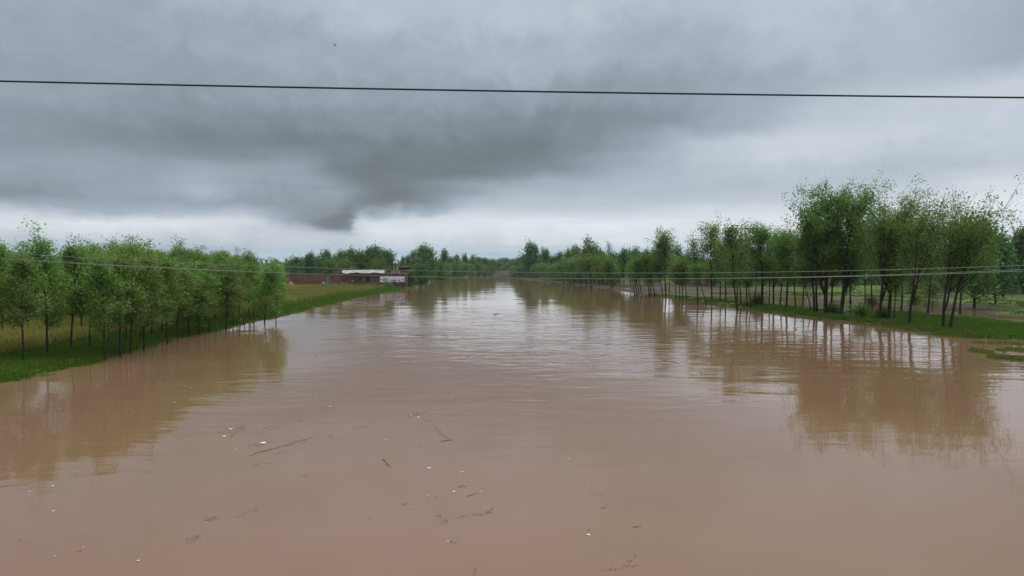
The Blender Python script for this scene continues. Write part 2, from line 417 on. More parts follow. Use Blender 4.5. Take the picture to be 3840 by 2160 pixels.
def grass_mat(name, stops, trans=0.25):
    m, nt, b = new_mat(name)
    g = nt.nodes.new('ShaderNodeNewGeometry')
    f = nnoise(nt, 0.16, 4, 0.6)
    f2 = nmath(nt, 'ADD', nmath(nt, 'MULTIPLY', g.outputs['Random Per Island'], 0.45), nmath(nt, 'MULTIPLY', f, 0.6))
    c = nramp(nt, f2, stops)
    nt.links.new(c, b.inputs['Base Color']); b.inputs['Roughness'].default_value = 0.8; b.inputs['Specular IOR Level'].default_value = 0.08
    tr = nt.nodes.new('ShaderNodeBsdfTranslucent'); nt.links.new(c, tr.inputs[0])
    ms = nt.nodes.new('ShaderNodeMixShader'); ms.inputs[0].default_value = trans
    nt.links.new(b.outputs[0], ms.inputs[1]); nt.links.new(tr.outputs[0], ms.inputs[2])
    nt.links.new(ms.outputs[0], nt.nodes['Material Output'].inputs[0])
    return m
M['grass'] = grass_mat('grass', [(0.15, (0.045, 0.090, 0.008)), (0.55, (0.075, 0.145, 0.014)), (0.9, (0.11, 0.175, 0.030))])
M['crop'] = grass_mat('crop', [(0.2, (0.105, 0.120, 0.022)), (0.5, (0.22, 0.205, 0.048)), (0.85, (0.33, 0.285, 0.085))])
M['weed'] = grass_mat('weed', [(0.2, (0.07, 0.10, 0.018)), (0.6, (0.13, 0.155, 0.032)), (0.9, (0.20, 0.205, 0.06))])

# ground: cover colour per point, broken up by noise
m, nt, b = new_mat('ground')
at = nt.nodes.new('ShaderNodeAttribute'); at.attribute_name = 'cover'
f = nnoise(nt, 0.35, 6, 0.65); f2 = nnoise(nt, 3.0, 4, 0.6)
fm = nmath(nt, 'ADD', nmath(nt, 'MULTIPLY', f, 0.9), nmath(nt, 'MULTIPLY', f2, 0.6))
mul = nt.nodes.new('ShaderNodeVectorMath'); mul.operation = 'SCALE'
nt.links.new(at.outputs['Color'], mul.inputs[0]); nt.links.new(nmath(nt, 'ADD', fm, 0.28), mul.inputs['Scale'])
nt.links.new(mul.outputs[0], b.inputs['Base Color'])
b.inputs['Roughness'].default_value = 0.9; b.inputs['Specular IOR Level'].default_value = 0.06
nbump(nt, f2, 0.6, 0.06, b)
M['ground'] = m

# flood water: silt-brown body, clear sky reflection, ripples where the current runs
m, nt, b = new_mat('flood_water')
g = nt.nodes.new('ShaderNodeNewGeometry'); pos = g.outputs['Position']
silt = nnoise(nt, 0.045, 5, 0.6, pos, 1.2, (1.0, 0.45, 1))
c = nramp(nt, silt, [(0.30, (0.160, 0.097, 0.046)), (0.5, (0.172, 0.097, 0.057)), (0.70, (0.180, 0.100, 0.068))])
nt.links.new(c, b.inputs['Base Color'])
b.inputs['Roughness'].default_value = 0.03; b.inputs['IOR'].default_value = 1.333
b.inputs['Specular IOR Level'].default_value = 0.5
big = nnoise(nt, 0.018, 3, 0.5, pos, 0.6, (1.0, 0.5, 1))
patch = nt.nodes.new('ShaderNodeMapRange'); patch.interpolation_type = 'SMOOTHSTEP'
nt.links.new(big, patch.inputs[0]); patch.inputs[1].default_value = 0.36; patch.inputs[2].default_value = 0.62
patch.inputs[3].default_value = 0.25; patch.inputs[4].default_value = 1.0
spx = nt.nodes.new('ShaderNodeSeparateXYZ'); nt.links.new(pos, spx.inputs[0])
def wr(v, a, b_, c_=0.0, d_=1.0):
    n = nt.nodes.new('ShaderNodeMapRange'); n.interpolation_type = 'SMOOTHSTEP'; nt.links.new(v, n.inputs[0])
    for i_, q_ in zip((1, 2, 3, 4), (a, b_, c_, d_)): n.inputs[i_].default_value = q_
    return n.outputs[0]
# slack water in front of the bridge and along the left bank, ripples in the current
slack = nmath(nt, 'MAXIMUM', wr(spx.outputs[0], -36, -12, .22, 1.0), wr(spx.outputs[1], 125, 200))
run = nmath(nt, 'MULTIPLY', nmath(nt, 'MULTIPLY', wr(spx.outputs[1], 22, 62, .26, 1.0), nmath(nt, 'MAXIMUM', wr(spx.outputs[1], 70, 190, 1.0, .12), wr(spx.outputs[0], -42, -12, .9, 0.0))), slack)
amp_ = nmath(nt, 'MULTIPLY', patch.outputs[0], run)
w1 = nnoise(nt, 0.21, 2, 0.45, pos, 0.5, (0.45, 1.0, 1))
w2 = nnoise(nt, 0.55, 3, 0.5, pos, 0.7, (0.5, 1.0, 1))
w0 = nnoise(nt, 0.05, 2, 0.5, pos, 0.8)
hh = nmath(nt, 'ADD', nmath(nt, 'MULTIPLY', w1, 0.11), nmath(nt, 'MULTIPLY', w2, 0.08))
hh = nmath(nt, 'ADD', nmath(nt, 'MULTIPLY', hh, amp_), nmath(nt, 'MULTIPLY', w0, 0.10))
nbump(nt, hh, 1.0, 1.0, b)
M['water'] = m

# ------------------------------------------------------------------ terrain
LP = [px(u, v) for u, v in ((0, 1443), (149, 1409), (373, 1357), (492, 1319), (656, 1270), (835, 1230), (1043, 1185), (1193, 1151), (1342, 1115), (1440, 1098), (1500, 1089), (1541, 1081), (1560, 1076), (1588, 1067))]
LY = np.array([-300, 0, 35] + [p[1] for p in LP] + [480, 620, 760, 900, 1000, 1100, 1400, 4000])
LX = np.array([-32, -30, -32] + [p[0] for p in LP] + [-52, -58, -58, -52, -48, -60, -400, -3000])
RP = [px(u, v) for u, v in ((3840, 1278), (3640, 1268), (3500, 1255), (3300, 1225), (3200, 1210), (3000, 1190), (2800, 1160), (2700, 1145), (2560, 1123), (2450, 1110), (2330, 1092), (2210, 1075), (2100, 1062))]
RY = np.array([-300, 0, 60] + [p[1] for p in RP] + [480, 570, 700, 850, 1000, 1150, 1400, 4000])
RX = np.array([62, 60, 59] + [p[0] for p in RP] + [18, 4, 2, 0, -6, -20, -330, -2900])

def x_left(y): return np.interp(y, LY, LX) + (fbm(np.asarray(y) * .12, 3.3, 5) - .5) * 1.6
def x_right(y): return np.interp(y, RY, RX) + (fbm(np.asarray(y) * .12, 9.3, 8) - .5) * 2.0

def strip_w(y):
    return np.interp(y, [0, 80, 95, 110, 130, 160, 190, 215, 240, 300, 420], [40, 40, 22, 15, 11, 8, 4, 1.6, 1.2, 5, 14])

def height(x, y):
    x = np.asarray(x, float); y = np.asarray(y, float)
    lo = x_left(y) - x; ro = x - x_right(y)
    nz = fbm(x * .15, y * .15, 21) - .5
    zl = 0.42 * sstep(lo, 0, 2.2) + 0.25 * sstep(lo, 2, 10) + 0.3 * sstep(lo, 8, 30) + nz * .25 * sstep(lo, .5, 6)
    w = strip_w(y)
    bank = 0.38 * sstep(ro, 0, 2.5) + nz * .2 * sstep(ro, .5, 4)
    wet = 0.075 + (fbm(x * .09, y * .06, 31) - .5) * .62 + 0.15 * sstep(ro, 30, 60) - 0.12 * sstep(y, 132, 150) * (1 - sstep(y, 205, 225)) * (1 - sstep(ro, 40, 62)) + .10 * sstep(y, 215, 240)
    pond = (sstep(y, 138, 152) * (1 - sstep(y, 205, 222))) * sstep(ro, w, w + 3) * (1 - sstep(ro, 26 + (y - 150) * .1, 36 + (y - 150) * .1))
    wet = wet - 0.34 * pond
    back = 1.0
    zr = bank * (1 - sstep(ro, w, w + 4)) + wet * sstep(ro, w, w + 4) * (1 - sstep(ro, 75, 115)) + back * sstep(ro, 75, 115)
    # drowned shelf in front of the near right bank
    z = np.where(lo > 0, zl, np.where(ro > 0, zr, -0.25 - 1.3 * sstep(np.minimum(-lo, -ro), 0, 4)))
    far = sstep(y, 900, 1200)
    return z + far * np.where((lo > 0) | (ro > 0), 1.0, 0.0)

ys = np.concatenate([np.arange(-200, 40, 12), np.arange(40, 150, .8), np.arange(150, 420, 2.2), np.geomspace(420, 9000, 60)])
lo_off = np.concatenate([np.geomspace(9000, 60, 22), np.arange(57, 14, -3.0), np.arange(14, 3, -1.0), np.arange(3, -.01, -.3)])
ro_off = np.concatenate([np.arange(0, 3.01, .3), np.arange(3.6, 20, 1.0), np.arange(20, 64, 2.0), np.arange(64, 124, 4), np.geomspace(124, 9000, 22)])
bed = np.linspace(0, 1, 14)[1:-1]
rowsx = []
for y in ys:
    a, c2 = float(x_left(y)), float(x_right(y))
    rowsx.append(np.concatenate([a - lo_off, a + (c2 - a) * bed, c2 + ro_off]))
GX = np.array(rowsx); GY = np.repeat(ys[:, None], GX.shape[1], 1)
GZ = height(GX, GY)
nr, nc = GX.shape
idx = np.arange(nr * nc).reshape(nr, nc)
faces = np.stack([idx[:-1, :-1], idx[:-1, 1:], idx[1:, 1:], idx[1:, :-1]], -1).reshape(-1, 4)
g_me = np_mesh('ground', np.stack([GX, GY, GZ], -1).reshape(-1, 3), [faces], [M['ground']], smooth=True)
MUD = np.array([0.058, 0.047, 0.033]); GRASS = np.array([0.075, 0.120, 0.018]); CROP = np.array([0.22, 0.195, 0.048]); OLIVE = np.array([0.115, 0.125, 0.028])

def cover(x, y, z):
    x = np.asarray(x, float); y = np.asarray(y, float)
    lo = x_left(y) - x; ro = x - x_right(y)
    n = fbm(x * .11, y * .11, 41); n2 = fbm(x * .035, y * .035, 47)
    gl = sstep(lo, .05, .5)
    crop = sstep(lo + (n - .5) * 4, 6.5, 10)
    G2 = GRASS + (OLIVE - GRASS) * sstep(n, .42, .68)[..., None]
    L = MUD + (G2 - MUD) * gl[..., None]
    cc = CROP + (OLIVE - CROP) * sstep(n2, .45, .65)[..., None]
    L = L + (cc - L) * crop[..., None]
    road = sstep(y, 262, 270) * (1 - sstep(y, 290, 300)) * sstep(lo, 20, 30)
    L = L + (np.array([.19, .165, .14]) - L) * (road * .8)[..., None]
    farf = sstep(y, 330, 400)
    L = L + (OLIVE * .8 - L) * farf[..., None]
    # right: grass on the bank, bare wet mud where the flood has stood
    dry = sstep(np.asarray(z) + (n - .5) * .10, .03, .12)
    muddy = sstep(y, 205, 250) * (1 - sstep(ro, 48, 62))
    Rr = MUD + (GRASS - MUD) * (dry * (1 - muddy))[..., None]
    bare = sstep(ro, 15, 21) * (1 - sstep(ro, 30, 40)) * sstep(n, .35, .5) + .75 * sstep(n2, .44, .56) * sstep(ro, 14, 22)
    Rr = Rr * (.55 + .5 * fbm(x * .25, y * .25, 52))[..., None] + (MUD * 1.1 - Rr * .8) * np.clip(bare, 0, 1)[..., None]
    C = np.where((lo > 0)[..., None], L, np.where((ro > 0)[..., None], Rr, MUD))
    return C
cov = cover(GX, GY, GZ).reshape(-1, 3)
ca = g_me.color_attributes.new('cover', 'FLOAT_COLOR', 'POINT')
ca.data.foreach_set('color', np.c_[cov, np.ones(len(cov))].astype(np.float32).ravel())
ground = link('ground', g_me)
tag(ground, 'flat river plain of grass, wheat and wet mud on both banks', None, None, 'structure')

wv = np.array([[-3000, -250, 0], [600, -250, 0], [600, 9000, 0], [-3000, 9000, 0]], float)
water = link('river_water', np_mesh('river_water', wv, [np.array([[0, 1, 2, 3]])], [M['water']]))
tag(water, 'wide brown silty river in flood between two wooded banks', None, None, 'structure')

def gz(x, y): return float(height(np.array([x]), np.array([y]))[0])

# ------------------------------------------------------------------ trees
def trunk_path(rng, H, lean, n=12, wob=0.02, bend=1.2):
    s = np.linspace(0, 1, n)
    ph = rng.uniform(0, 6.28, 2)
    x = lean[0] * s ** bend + H * wob * np.sin(s * 5 + ph[0]) * s
    y = lean[1] * s ** bend + H * wob * np.sin(s * 4 + ph[1]) * s
    return np.stack([x, y, s * H], -1)

def grow(seed, H, cr, lean=(0, 0), z0=0.3, nl=22, nleaf=2500, size=0.2, r0=0.12, rise=0.9, ratio=0.7, shape='poplar', spread=0.35, drift=None, fork=0, wob=0.02, shoots=0, slen=.11, cl=9, top_thin=0, tn=.75):
    """a tree as (trunk verts, faces, leaf verts, faces): tapered stem, limbs, side twigs, leaves along them"""
    rng = np.random.default_rng(seed)
    V, Fc, n = [], [], 0
    def put(path, rad, k=6):
        nonlocal n
        v, f = tube(path, rad, k); V.append(v); Fc.append(f + n); n += len(v)
    stems = []
    tp = trunk_path(rng, H, lean, wob=wob); s = np.linspace(0, 1, len(tp))
    stems.append((tp, s))
    put(np.vstack([tp[0] - [0, 0, .5], tp]), np.concatenate([[r0 * 1.15], r0 * (1 - s) ** .75 + .012]), 7)
    for q in range(fork):
        k = int(len(tp) * rng.uniform(.16, .3)); b0 = tp[k]
        a = rng.uniform(0, 6.28) if fork > 1 else (0.3 if rng.random() < .5 else 2.9)
        out = np.array([math.cos(a), math.sin(a) * .5, 0]) * H * .16
        ss = np.linspace(0, 1, 9)[:, None]
        pth = b0 + out * (ss ** .7) + np.array([0, 0, 1]) * (H * rng.uniform(.86, .97) - b0[2]) * ss
        stems.append((pth, b0[2] / H + (1 - b0[2] / H) * ss[:, 0])); put(pth, r0 * .7 * (1 - ss[:, 0]) ** .8 + .012, 6)
    pts, wts = [], []
    for j in range(nl):
        tpj, sj = stems[j % len(stems)]
        q = z0 + (0.97 - z0) * ((j + rng.random()) / nl)
        q = max(q, sj[0] + .05)
        st = np.array([np.interp(q, sj, tpj[:, i]) for i in range(3)])
        rel = (q - z0) / (1 - z0)
        if shape == 'poplar': pr = 0.45 + 0.75 * math.sin(min(1, rel * 1.5 + .18) * math.pi * .62) - 0.85 * max(0, rel - .35)
        elif shape == 'round': pr = math.sqrt(max(.05, 1 - (rel * 1.15 - .25) ** 2 * 1.1))
        elif shape == 'wide': pr = 0.55 + 0.6 * math.sin(min(1, rel + .1) * math.pi) - .35 * max(0, rel - .6)
        else: pr = 1.0 - .4 * rel
        ln = cr * max(.18, pr) * (rng.uniform(.6, 1.3) if shape == 'wide' else rng.uniform(.7, 1.15))
        az = j * 2.39996 + rng.uniform(-.5, .5)
        up = rise * (0.7 + .8 * rel) * rng.uniform(.7, 1.3)
        d = np.array([math.cos(az), math.sin(az), up]); d /= np.linalg.norm(d)
        ss = np.linspace(0, 1, 6)[:, None]
        lp = st + d * ln * ss * (1.1 if shape != 'round' else 1.0) + np.array([0, 0, 1]) * ln * .28 * rise * ss ** 2
        if drift is not None: lp = lp + np.asarray(drift) * ln * .35 * ss ** 1.5
        put(lp, r0 * .34 * (1 - q * .6) * (1 - ss[:, 0]) + .008, 4)
        tt = np.linspace(.25, 1, 12)
        for t in tt:
            pts.append([np.interp(t, ss[:, 0], lp[:, i]) for i in range(3)]); wts.append(.4 + t)
        for k in range(3):
            t = rng.uniform(.35, .95); b0 = np.array([np.interp(t, ss[:, 0], lp[:, i]) for i in range(3)])
            d2 = d + rng.normal(size=3) * tn; d2[2] += .25 * rise; d2 /= np.linalg.norm(d2)
            l2 = ln * rng.uniform(.3, .55)
            sp = b0 + d2 * l2 * ss
            if k < 2: put(sp[::2], r0 * .12 * (1 - ss[::2, 0]) + .006, 3)
            for t2 in np.linspace(.2, 1, 7): pts.append(b0 + d2 * l2 * t2); wts.append(1.0)
    # leading shoots stand out of the crown with few leaves
    top = stems[0][0][-1]
    for k in range(1 + shoots):
        q = 1.0 if k == 0 else rng.uniform(.72, .92)
        tpj, sj = stems[k % len(stems)]
        b0 = np.array([np.interp(q, sj, tpj[:, i]) for i in range(3)])
        d2 = np.array([rng.normal() * .16, rng.normal() * .16, 1.0]) + (np.asarray(drift) * .3 if drift is not None else 0)
        L2 = H * slen * rng.uniform(.75, 1.3)
        put(np.array([b0 - d2 * .2, b0 + d2 * L2 * .5, b0 + d2 * L2]), np.array([.03, .02, .008]), 3)
        for t2 in np.linspace(0, 1, 10): pts.append(b0 + d2 * L2 * t2); wts.append((2.4 if slen > .15 else 1.3) - .3 * t2)
    pts = np.array(pts); wts = np.array(wts)
    if top_thin: wts = wts * np.clip(1.55 - top_thin * (pts[:, 2] / H - z0) / (1 - z0), .25, 2)
    wts = wts / np.sum(wts)
    # leaves gather in clumps along the twigs
    nclump = max(40, nleaf // cl)
    cc = pts[rng.choice(len(pts), nclump, p=wts)] + rng.normal(size=(nclump, 3)) * spread * np.array([1, 1, .8])
    ci = rng.integers(0, nclump, nleaf)
    c = cc[ci] + rng.normal(size=(nleaf, 3)) * size * (1.15 if cl < 12 else 1.8)
    if drift is not None: c += np.asarray(drift) * rng.uniform(0, .35, (nleaf, 1))
    lv, lf = leaf_quads(rng, c, size, ratio, drift=None if drift is None else np.asarray(drift) * 1.6)
    return np.concatenate(V), np.concatenate(Fc), lv, lf

def tree_meshes(name, leaf, bark, **kw):
    tv, tf, lv, lf = grow(**kw)
    return (np_mesh(name + '_trunk', tv, [tf], [bark], smooth=True), np_mesh(name + '_crown', lv, [lf], [leaf]))

def place_tree(name, meshes, loc, label, group=None, rotz=0.0, sc=(1, 1, 1), cat='tree'):
    t = empty(name, loc, rotz); t.scale = sc
    link('trunk', meshes[0], t); link('crown', meshes[1], t)
    return tag(t, label, cat, group)

rnd = random.Random(4)
# --- left bank: plantation of young poplars in rows
POP = []
for i in range(9):
    POP.append(tree_meshes('poplar', M['poplar_leaf'], M['poplar_bark'], seed=100 + i, H=10.0, cr=1.75, z0=.27 + .04 * (i % 3), nl=36, nleaf=7600, size=.185, r0=.085,
                           rise=.8, spread=.2, lean=(rnd.uniform(-.3, .3), rnd.uniform(-.3, .3)), ratio=.8, shoots=2 if i % 2 else 1, slen=(.14, .20, .16, .23, .12, .18, .21, .24, .15)[i], cl=30))
front = [(392, 1331), (452, 1315), (489, 1305), (540, 1296), (628, 1273), (668, 1258), (710, 1244), (748, 1240), (784, 1229), (848, 1223), (874, 1207), (935, 1193), (988, 1198), (1035, 1181)]
second = [(86, 1346), (177, 1322), (265, 1301), (336, 1296), (408, 1278), (472, 1270), (527, 1259), (569, 1248), (607, 1240), (665, 1228), (706, 1217), (735, 1211), (772, 1200), (806, 1197), (899, 1181), (952, 1178)]
ordw = ['first', 'second', 'third', 'fourth', 'fifth', 'sixth', 'seventh', 'eighth', 'ninth', 'tenth', 'eleventh', 'twelfth', 'thirteenth', 'fourteenth', 'fifteenth', 'sixteenth']
n_p = 0
LAST = [None]
def poplar(p, label, h=None):
    global n_p
    hh = (h or rnd.uniform(.88, 1.12)) * .80
    w = rnd.uniform(.85, 1.2)
    z = gz(p[0], p[1])
    LAST[0] = place_tree('poplar_tree', POP[n_p % len(POP)], (p[0], p[1], z), label, 'young poplars planted in rows on the left bank', rnd.uniform(0, 6.28), (w, w, hh))
    t = LAST[0]
    t.rotation_euler[0] = rnd.gauss(0, R(1.6)); t.rotation_euler[1] = rnd.gauss(0, R(1.6))
    n_p += 1
for i, (u, v) in enumerate(front):
    poplar(px(u, v, .5), 'slim poplar at the water edge, %s trunk from the left in the river row' % ordw[i])
for i, (u, v) in enumerate(second):
    poplar(px(u, v, .65), 'slim poplar on the grass, %s trunk from the left in the second row' % ordw[i], rnd.uniform(.9, 1.14))
inner = 'slim young poplar inside the plantation, its trunk half hidden behind the two river rows'
for x0, ya, yb, st in ((-50, 88, 150, 4.2), (-56, 100, 152, 4.6), (-62, 108, 152, 5.0), (-69, 116, 154, 5.4)):
    y = ya
    while y < yb:
        x = x0 + rnd.uniform(-.5, .5)
        poplar((x, y + rnd.uniform(-.5, .5)), inner, rnd.uniform(.95, 1.16)); y += st * rnd.uniform(.85, 1.15)
for (x, y) in ((-58.5, 88), (-62, 93), (-66, 99), (-70, 105), (-64, 101), (-74, 112)):
    poplar((x, y), inner, rnd.uniform(.92, 1.1))
poplar((-44, 64.2), 'slim poplar whose crown is cut by the picture edge, first of the second row', 1.05)
poplar((-43.8, 60), 'slim poplar outside the picture edge, reflected in the water at the lower edge', 1.0)

# --- right bank
def rtree(u, v, vtop, wpx, leanpx, label, leaf='tree_leaf', r0=.13, z0=.3, shape='wide', seed=0, fork=0, dens=1.0, size=.28, rise=1.5, shoots=5, drift=None, name='bank_tree', group=None, wob=.02, ratio=.8, spread=.26):
    p = px(u, v, .3); z = max(-.1, gz(p[0], p[1])); Y = p[1]
    ztop = pxy(u, vtop, Y)[2]; H = (ztop - z) / 1.24
    cr = wpx / F * Y / 2 * 1.3
    lean = (leanpx / F * Y, 0.0)
    area = H * (1 - z0) * cr * 2
    nleaf = int(max(1400, min(30000, dens * area * 120 * (.27 / size) ** 2)))
    ms = tree_meshes(name, M[leaf], M['bark'], seed=seed + int(u), H=H, cr=cr, lean=lean, z0=z0 if z0 >= .5 else min(.45, max(.2, 4.2 / H)), nl=int(18 + cr * 3.0), nleaf=nleaf, size=size, r0=r0, rise=rise,
                     shape=shape, fork=fork, shoots=shoots, cl=26, top_thin=.55, slen=.12, tn=.42, drift=drift, wob=wob, spread=spread, ratio=ratio)
    return place_tree(name, ms, (p[0], p[1], z), label, group)

row = 'trees leaning along the right bank'
thin = 'thin stem leaning left at the flooded edge in the cluster before the far mud flat'
for (u, v, vt, w, ln) in ((2379, 1099, 985, 36, -14), (2388, 1101, 975, 34, -20), (2397, 1103, 960, 42, -22), (2405, 1107, 950, 44, -20), (2434, 1105, 955, 44, -14), (2441, 1106, 990, 34, -10)):
    rtree(u, v, vt, w, ln, thin, r0=.15, z0=.42, size=.36, shoots=1, group=row, name='slim_tree')
edge = 'slim dark stem standing in the flood edge below the broad light green tree'
for (u, v, vt, w, ln) in ((2114, 1062, 985, 40, -10), (2138, 1064, 975, 44, -10), (2152, 1066, 980, 44, -6), (2179, 1070, 965, 46, -8), (2201, 1075, 960, 50, -12), (2219, 1076, 962, 50, -14), (2246, 1071, 970, 46, -8), (2262, 1070, 965, 44, -6), (2280, 1071, 968, 44, -8), (2292, 1081, 975, 46, -14), (2298, 1080, 980, 40, -12)):
    rtree(u, v, vt, w, ln, edge, r0=.2, z0=.3, size=.5, shoots=1, group=row, spread=.8, name='slim_tree', dens=.8)
rtree(2456, 1108, 940, 56, -38, 'thin tree leaning strongly left over the flood, right of the cluster of thin stems', r0=.15, z0=.42, size=.36, group=row, name='slim_tree')
rtree(2486, 1109, 960, 50, -26, 'thin tree leaning left beside the straighter dark trunk near the far mud flat', r0=.14, z0=.42, size=.36, group=row, name='slim_tree')
rtree(2497, 1110, 862, 104, -10, 'taller tree with upswept pointed limbs rising over the thin leaning stems', r0=.24, z0=.38, size=.36, shoots=6, group=row, rise=1.5)
rtree(2509, 1105, 950, 44, 4, 'thin upright tree just right of the pointed taller tree', r0=.14, z0=.42, size=.36, group=row, name='slim_tree')
low = 'thin trunk carrying a low round green tuft, in the group before the far brick house'
for (u, v, vt, w, ln) in ((2535, 1118, 985, 60, -4), (2549, 1120, 1000, 66, -5), (2560, 1120, 990, 60, -6), (2575, 1121, 980, 66, -16)):
    rtree(u, v, vt, w, ln, low, r0=.12, z0=.3, dens=.6, size=.34, shoots=1, group=row, name='slim_tree')
rtree(2617, 1134, 868, 60, -16, 'sparse tree with a second stem leaning across it, left of the tall airy tree', r0=.17, z0=.5, dens=.55, size=.3, group=row)
rtree(2649, 1137, 985, 34, -46, 'bare slanting stem propped across its neighbour at the water edge', r0=.12, z0=.7, dens=.3, size=.3, shoots=0, group=row, name='slim_tree')
rtree(2669, 1128, 812, 118, -6, 'tall airy tree with open feathery crown standing alone against the sky', r0=.2, z0=.42, dens=.7, size=.32, shoots=7, rise=1.3, group=row)
rtree(2721, 1132, 905, 90, -6, 'bushy lighter tree right of the tall airy tree', leaf='willow_leaf', r0=.18, z0=.3, group=row)
rtree(2765, 1159, 818, 120, -38, 'curved trunk bowing left over the water below a spreading crown', r0=.17, z0=.42, dens=.8, shoots=6, rise=1.2, group=row, wob=.03)
rtree(2778, 1142, 940, 96, -12, 'low leafy tree right of the bowed trunk', leaf='willow_leaf', r0=.15, z0=.3, group=row)
rtree(2803, 1149, 905, 92, -18, 'tree with crooked stem beside the bushes on the narrow bank', r0=.15, z0=.38, group=row, wob=.03)
rtree(2815, 1151, 960, 70, -20, 'short crooked stem in front of the pond on the narrow bank', r0=.12, z0=.4, group=row, name='slim_tree')
rtree(2857, 1149, 818, 112, -4, 'straight thick dark trunk beside the bright pond, crown with two leading shoots', r0=.26, z0=.33, shoots=6, rise=1.1, group=row)
rtree(2883, 1143, 950, 70, 6, 'thin tree close right of the thick trunk by the bright pond', r0=.12, z0=.35, group=row, name='slim_tree')
rtree(2901, 1145, 862, 92, 0, 'leafy tree with two close stems behind the bank grass', r0=.18, z0=.3, fork=1, group=row)
rtree(2949, 1156, 850, 104, 6, 'upright dark tree left of the thin stem that bends to the left', r0=.2, z0=.3, group=row)
rtree(2983, 1158, 870, 76, -10, 'slender tree on the bank between the upright dark tree and the bent stem', r0=.13, z0=.34, group=row, name='slim_tree')
rtree(3040, 1168, 980, 60, -36, 'thin stem bending left, leafless for half its height', r0=.1, z0=.5, group=row, name='slim_tree')
rtree(3054, 1170, 815, 120, -24, 'left of two close trunks that rise together on the grassy bank', r0=.2, z0=.32, group=row)
rtree(3064, 1170, 900, 120, -8, 'right of two close trunks that rise together on the grassy bank', r0=.2, z0=.3, group=row)
rtree(3096, 1178, 722, 250, 6, 'tallest tree of the right bank, broad crown with long upright shoots', seed=31, r0=.34, z0=.25, fork=1, shoots=10, dens=.9, rise=1.25, group=row)
rtree(3117, 1176, 800, 130, 2, 'smaller tree standing under the left side of the tallest crown', r0=.17, z0=.28, dens=.6, group=row)
rtree(3154, 1181, 722, 230, 46, 'thick dark trunk under the right half of the tallest crown', r0=.34, z0=.25, fork=1, shoots=9, dens=.9, rise=1.25, group=row)
rtree(3187, 1178, 960, 76, 0, 'small leafy tree with low twigs in front of the bright puddles', r0=.11, z0=.25, group=row, name='slim_tree')
rtree(3243, 1169, 900, 110, 0, 'pale slender tree left of the brown bush', leaf='willow_leaf', r0=.12, z0=.3, group=row, name='slim_tree')
wnd = (1.0, .1, .12)
rtree(3299, 1199, 790, 230, 26, 'dark leaning trunk at the left of the forked tree, wind-swept crown', leaf='willow_leaf', r0=.24, z0=.34, fork=1, dens=.9, shoots=6, drift=wnd, group=row, ratio=.5)
rtree(3334, 1199, 778, 240, 24, 'tree forking in a wide Y low on the trunk, wind-swept crown', leaf='willow_leaf', r0=.26, z0=.34, fork=1, dens=.9, shoots=6, drift=wnd, group=row, ratio=.5)
rtree(3352, 1201, 950, 70, 8, 'thin straight stem just right of the forked tree', r0=.09, z0=.45, group=row, name='slim_tree')
rtree(3409, 1220, 795, 230, 30, 'smaller tree forking in a Y close to the water line', leaf='willow_leaf', r0=.19, z0=.42, fork=1, drift=wnd, group=row, ratio=.5, size=.30, dens=.75)
rtree(3536, 1232, 832, 250, 20, 'kinked trunk with one long branch to the left, last but one by the water', leaf='willow_leaf', r0=.19, z0=.42, drift=wnd, group=row, wob=.025, ratio=.5, size=.30, dens=.8, fork=1)
rtree(3563, 1234, 868, 250, 70, 'trunk leaning right, last tree at the water edge toward the flooded grass', leaf='willow_leaf', r0=.2, z0=.42, shoots=2, drift=wnd, group=row, ratio=.5, size=.30, dens=.8)

back = 'leafy tree standing back from the water in the shade of the tall right bank trees'
for (u, Y, vt, w) in ((2700, 196, 925, 90), (2765, 186, 915, 100), (2830, 178, 930, 100), (2925, 170, 905, 120), (3010, 166, 915, 130), (3190, 160, 880, 150), (3270, 152, 870, 150), (3380, 142, 860, 170), (3480, 136, 860, 170), (3600, 134, 850, 190)):
    rtree(u, HOR + 7.8 / Y * F, vt, w, rnd.uniform(-10, 14), back, leaf=rnd.choice(['tree_leaf', 'willow_leaf']), r0=.17, z0=.5, dens=.75, size=.34, group='leafy trees behind the front trunks', seed=7)
# --- trees farther off: a handful of kinds, each standing on the ground at its own place
FAR = {}
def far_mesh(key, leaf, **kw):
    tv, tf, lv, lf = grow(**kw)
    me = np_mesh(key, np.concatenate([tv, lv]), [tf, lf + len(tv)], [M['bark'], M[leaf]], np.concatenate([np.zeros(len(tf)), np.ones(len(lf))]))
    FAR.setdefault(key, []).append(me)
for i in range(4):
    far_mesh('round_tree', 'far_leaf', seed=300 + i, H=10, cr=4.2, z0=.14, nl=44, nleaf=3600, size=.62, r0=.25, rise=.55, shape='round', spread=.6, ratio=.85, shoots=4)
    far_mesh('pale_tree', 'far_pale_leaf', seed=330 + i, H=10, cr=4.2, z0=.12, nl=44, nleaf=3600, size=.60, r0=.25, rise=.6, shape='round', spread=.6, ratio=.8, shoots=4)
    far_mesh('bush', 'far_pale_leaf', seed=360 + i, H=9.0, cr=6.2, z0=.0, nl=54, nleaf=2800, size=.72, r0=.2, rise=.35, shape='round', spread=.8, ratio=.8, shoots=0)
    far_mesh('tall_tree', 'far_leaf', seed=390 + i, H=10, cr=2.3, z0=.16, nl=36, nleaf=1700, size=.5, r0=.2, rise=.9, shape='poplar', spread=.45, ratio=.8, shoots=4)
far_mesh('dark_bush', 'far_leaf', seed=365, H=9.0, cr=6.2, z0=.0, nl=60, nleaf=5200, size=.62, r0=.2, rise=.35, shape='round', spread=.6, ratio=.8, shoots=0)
far_mesh('brown_tree', 'brown_leaf', seed=420, H=10, cr=2.4, z0=.3, nl=26, nleaf=700, size=.5, r0=.2, rise=1.1, shape='poplar', spread=.4, shoots=5)
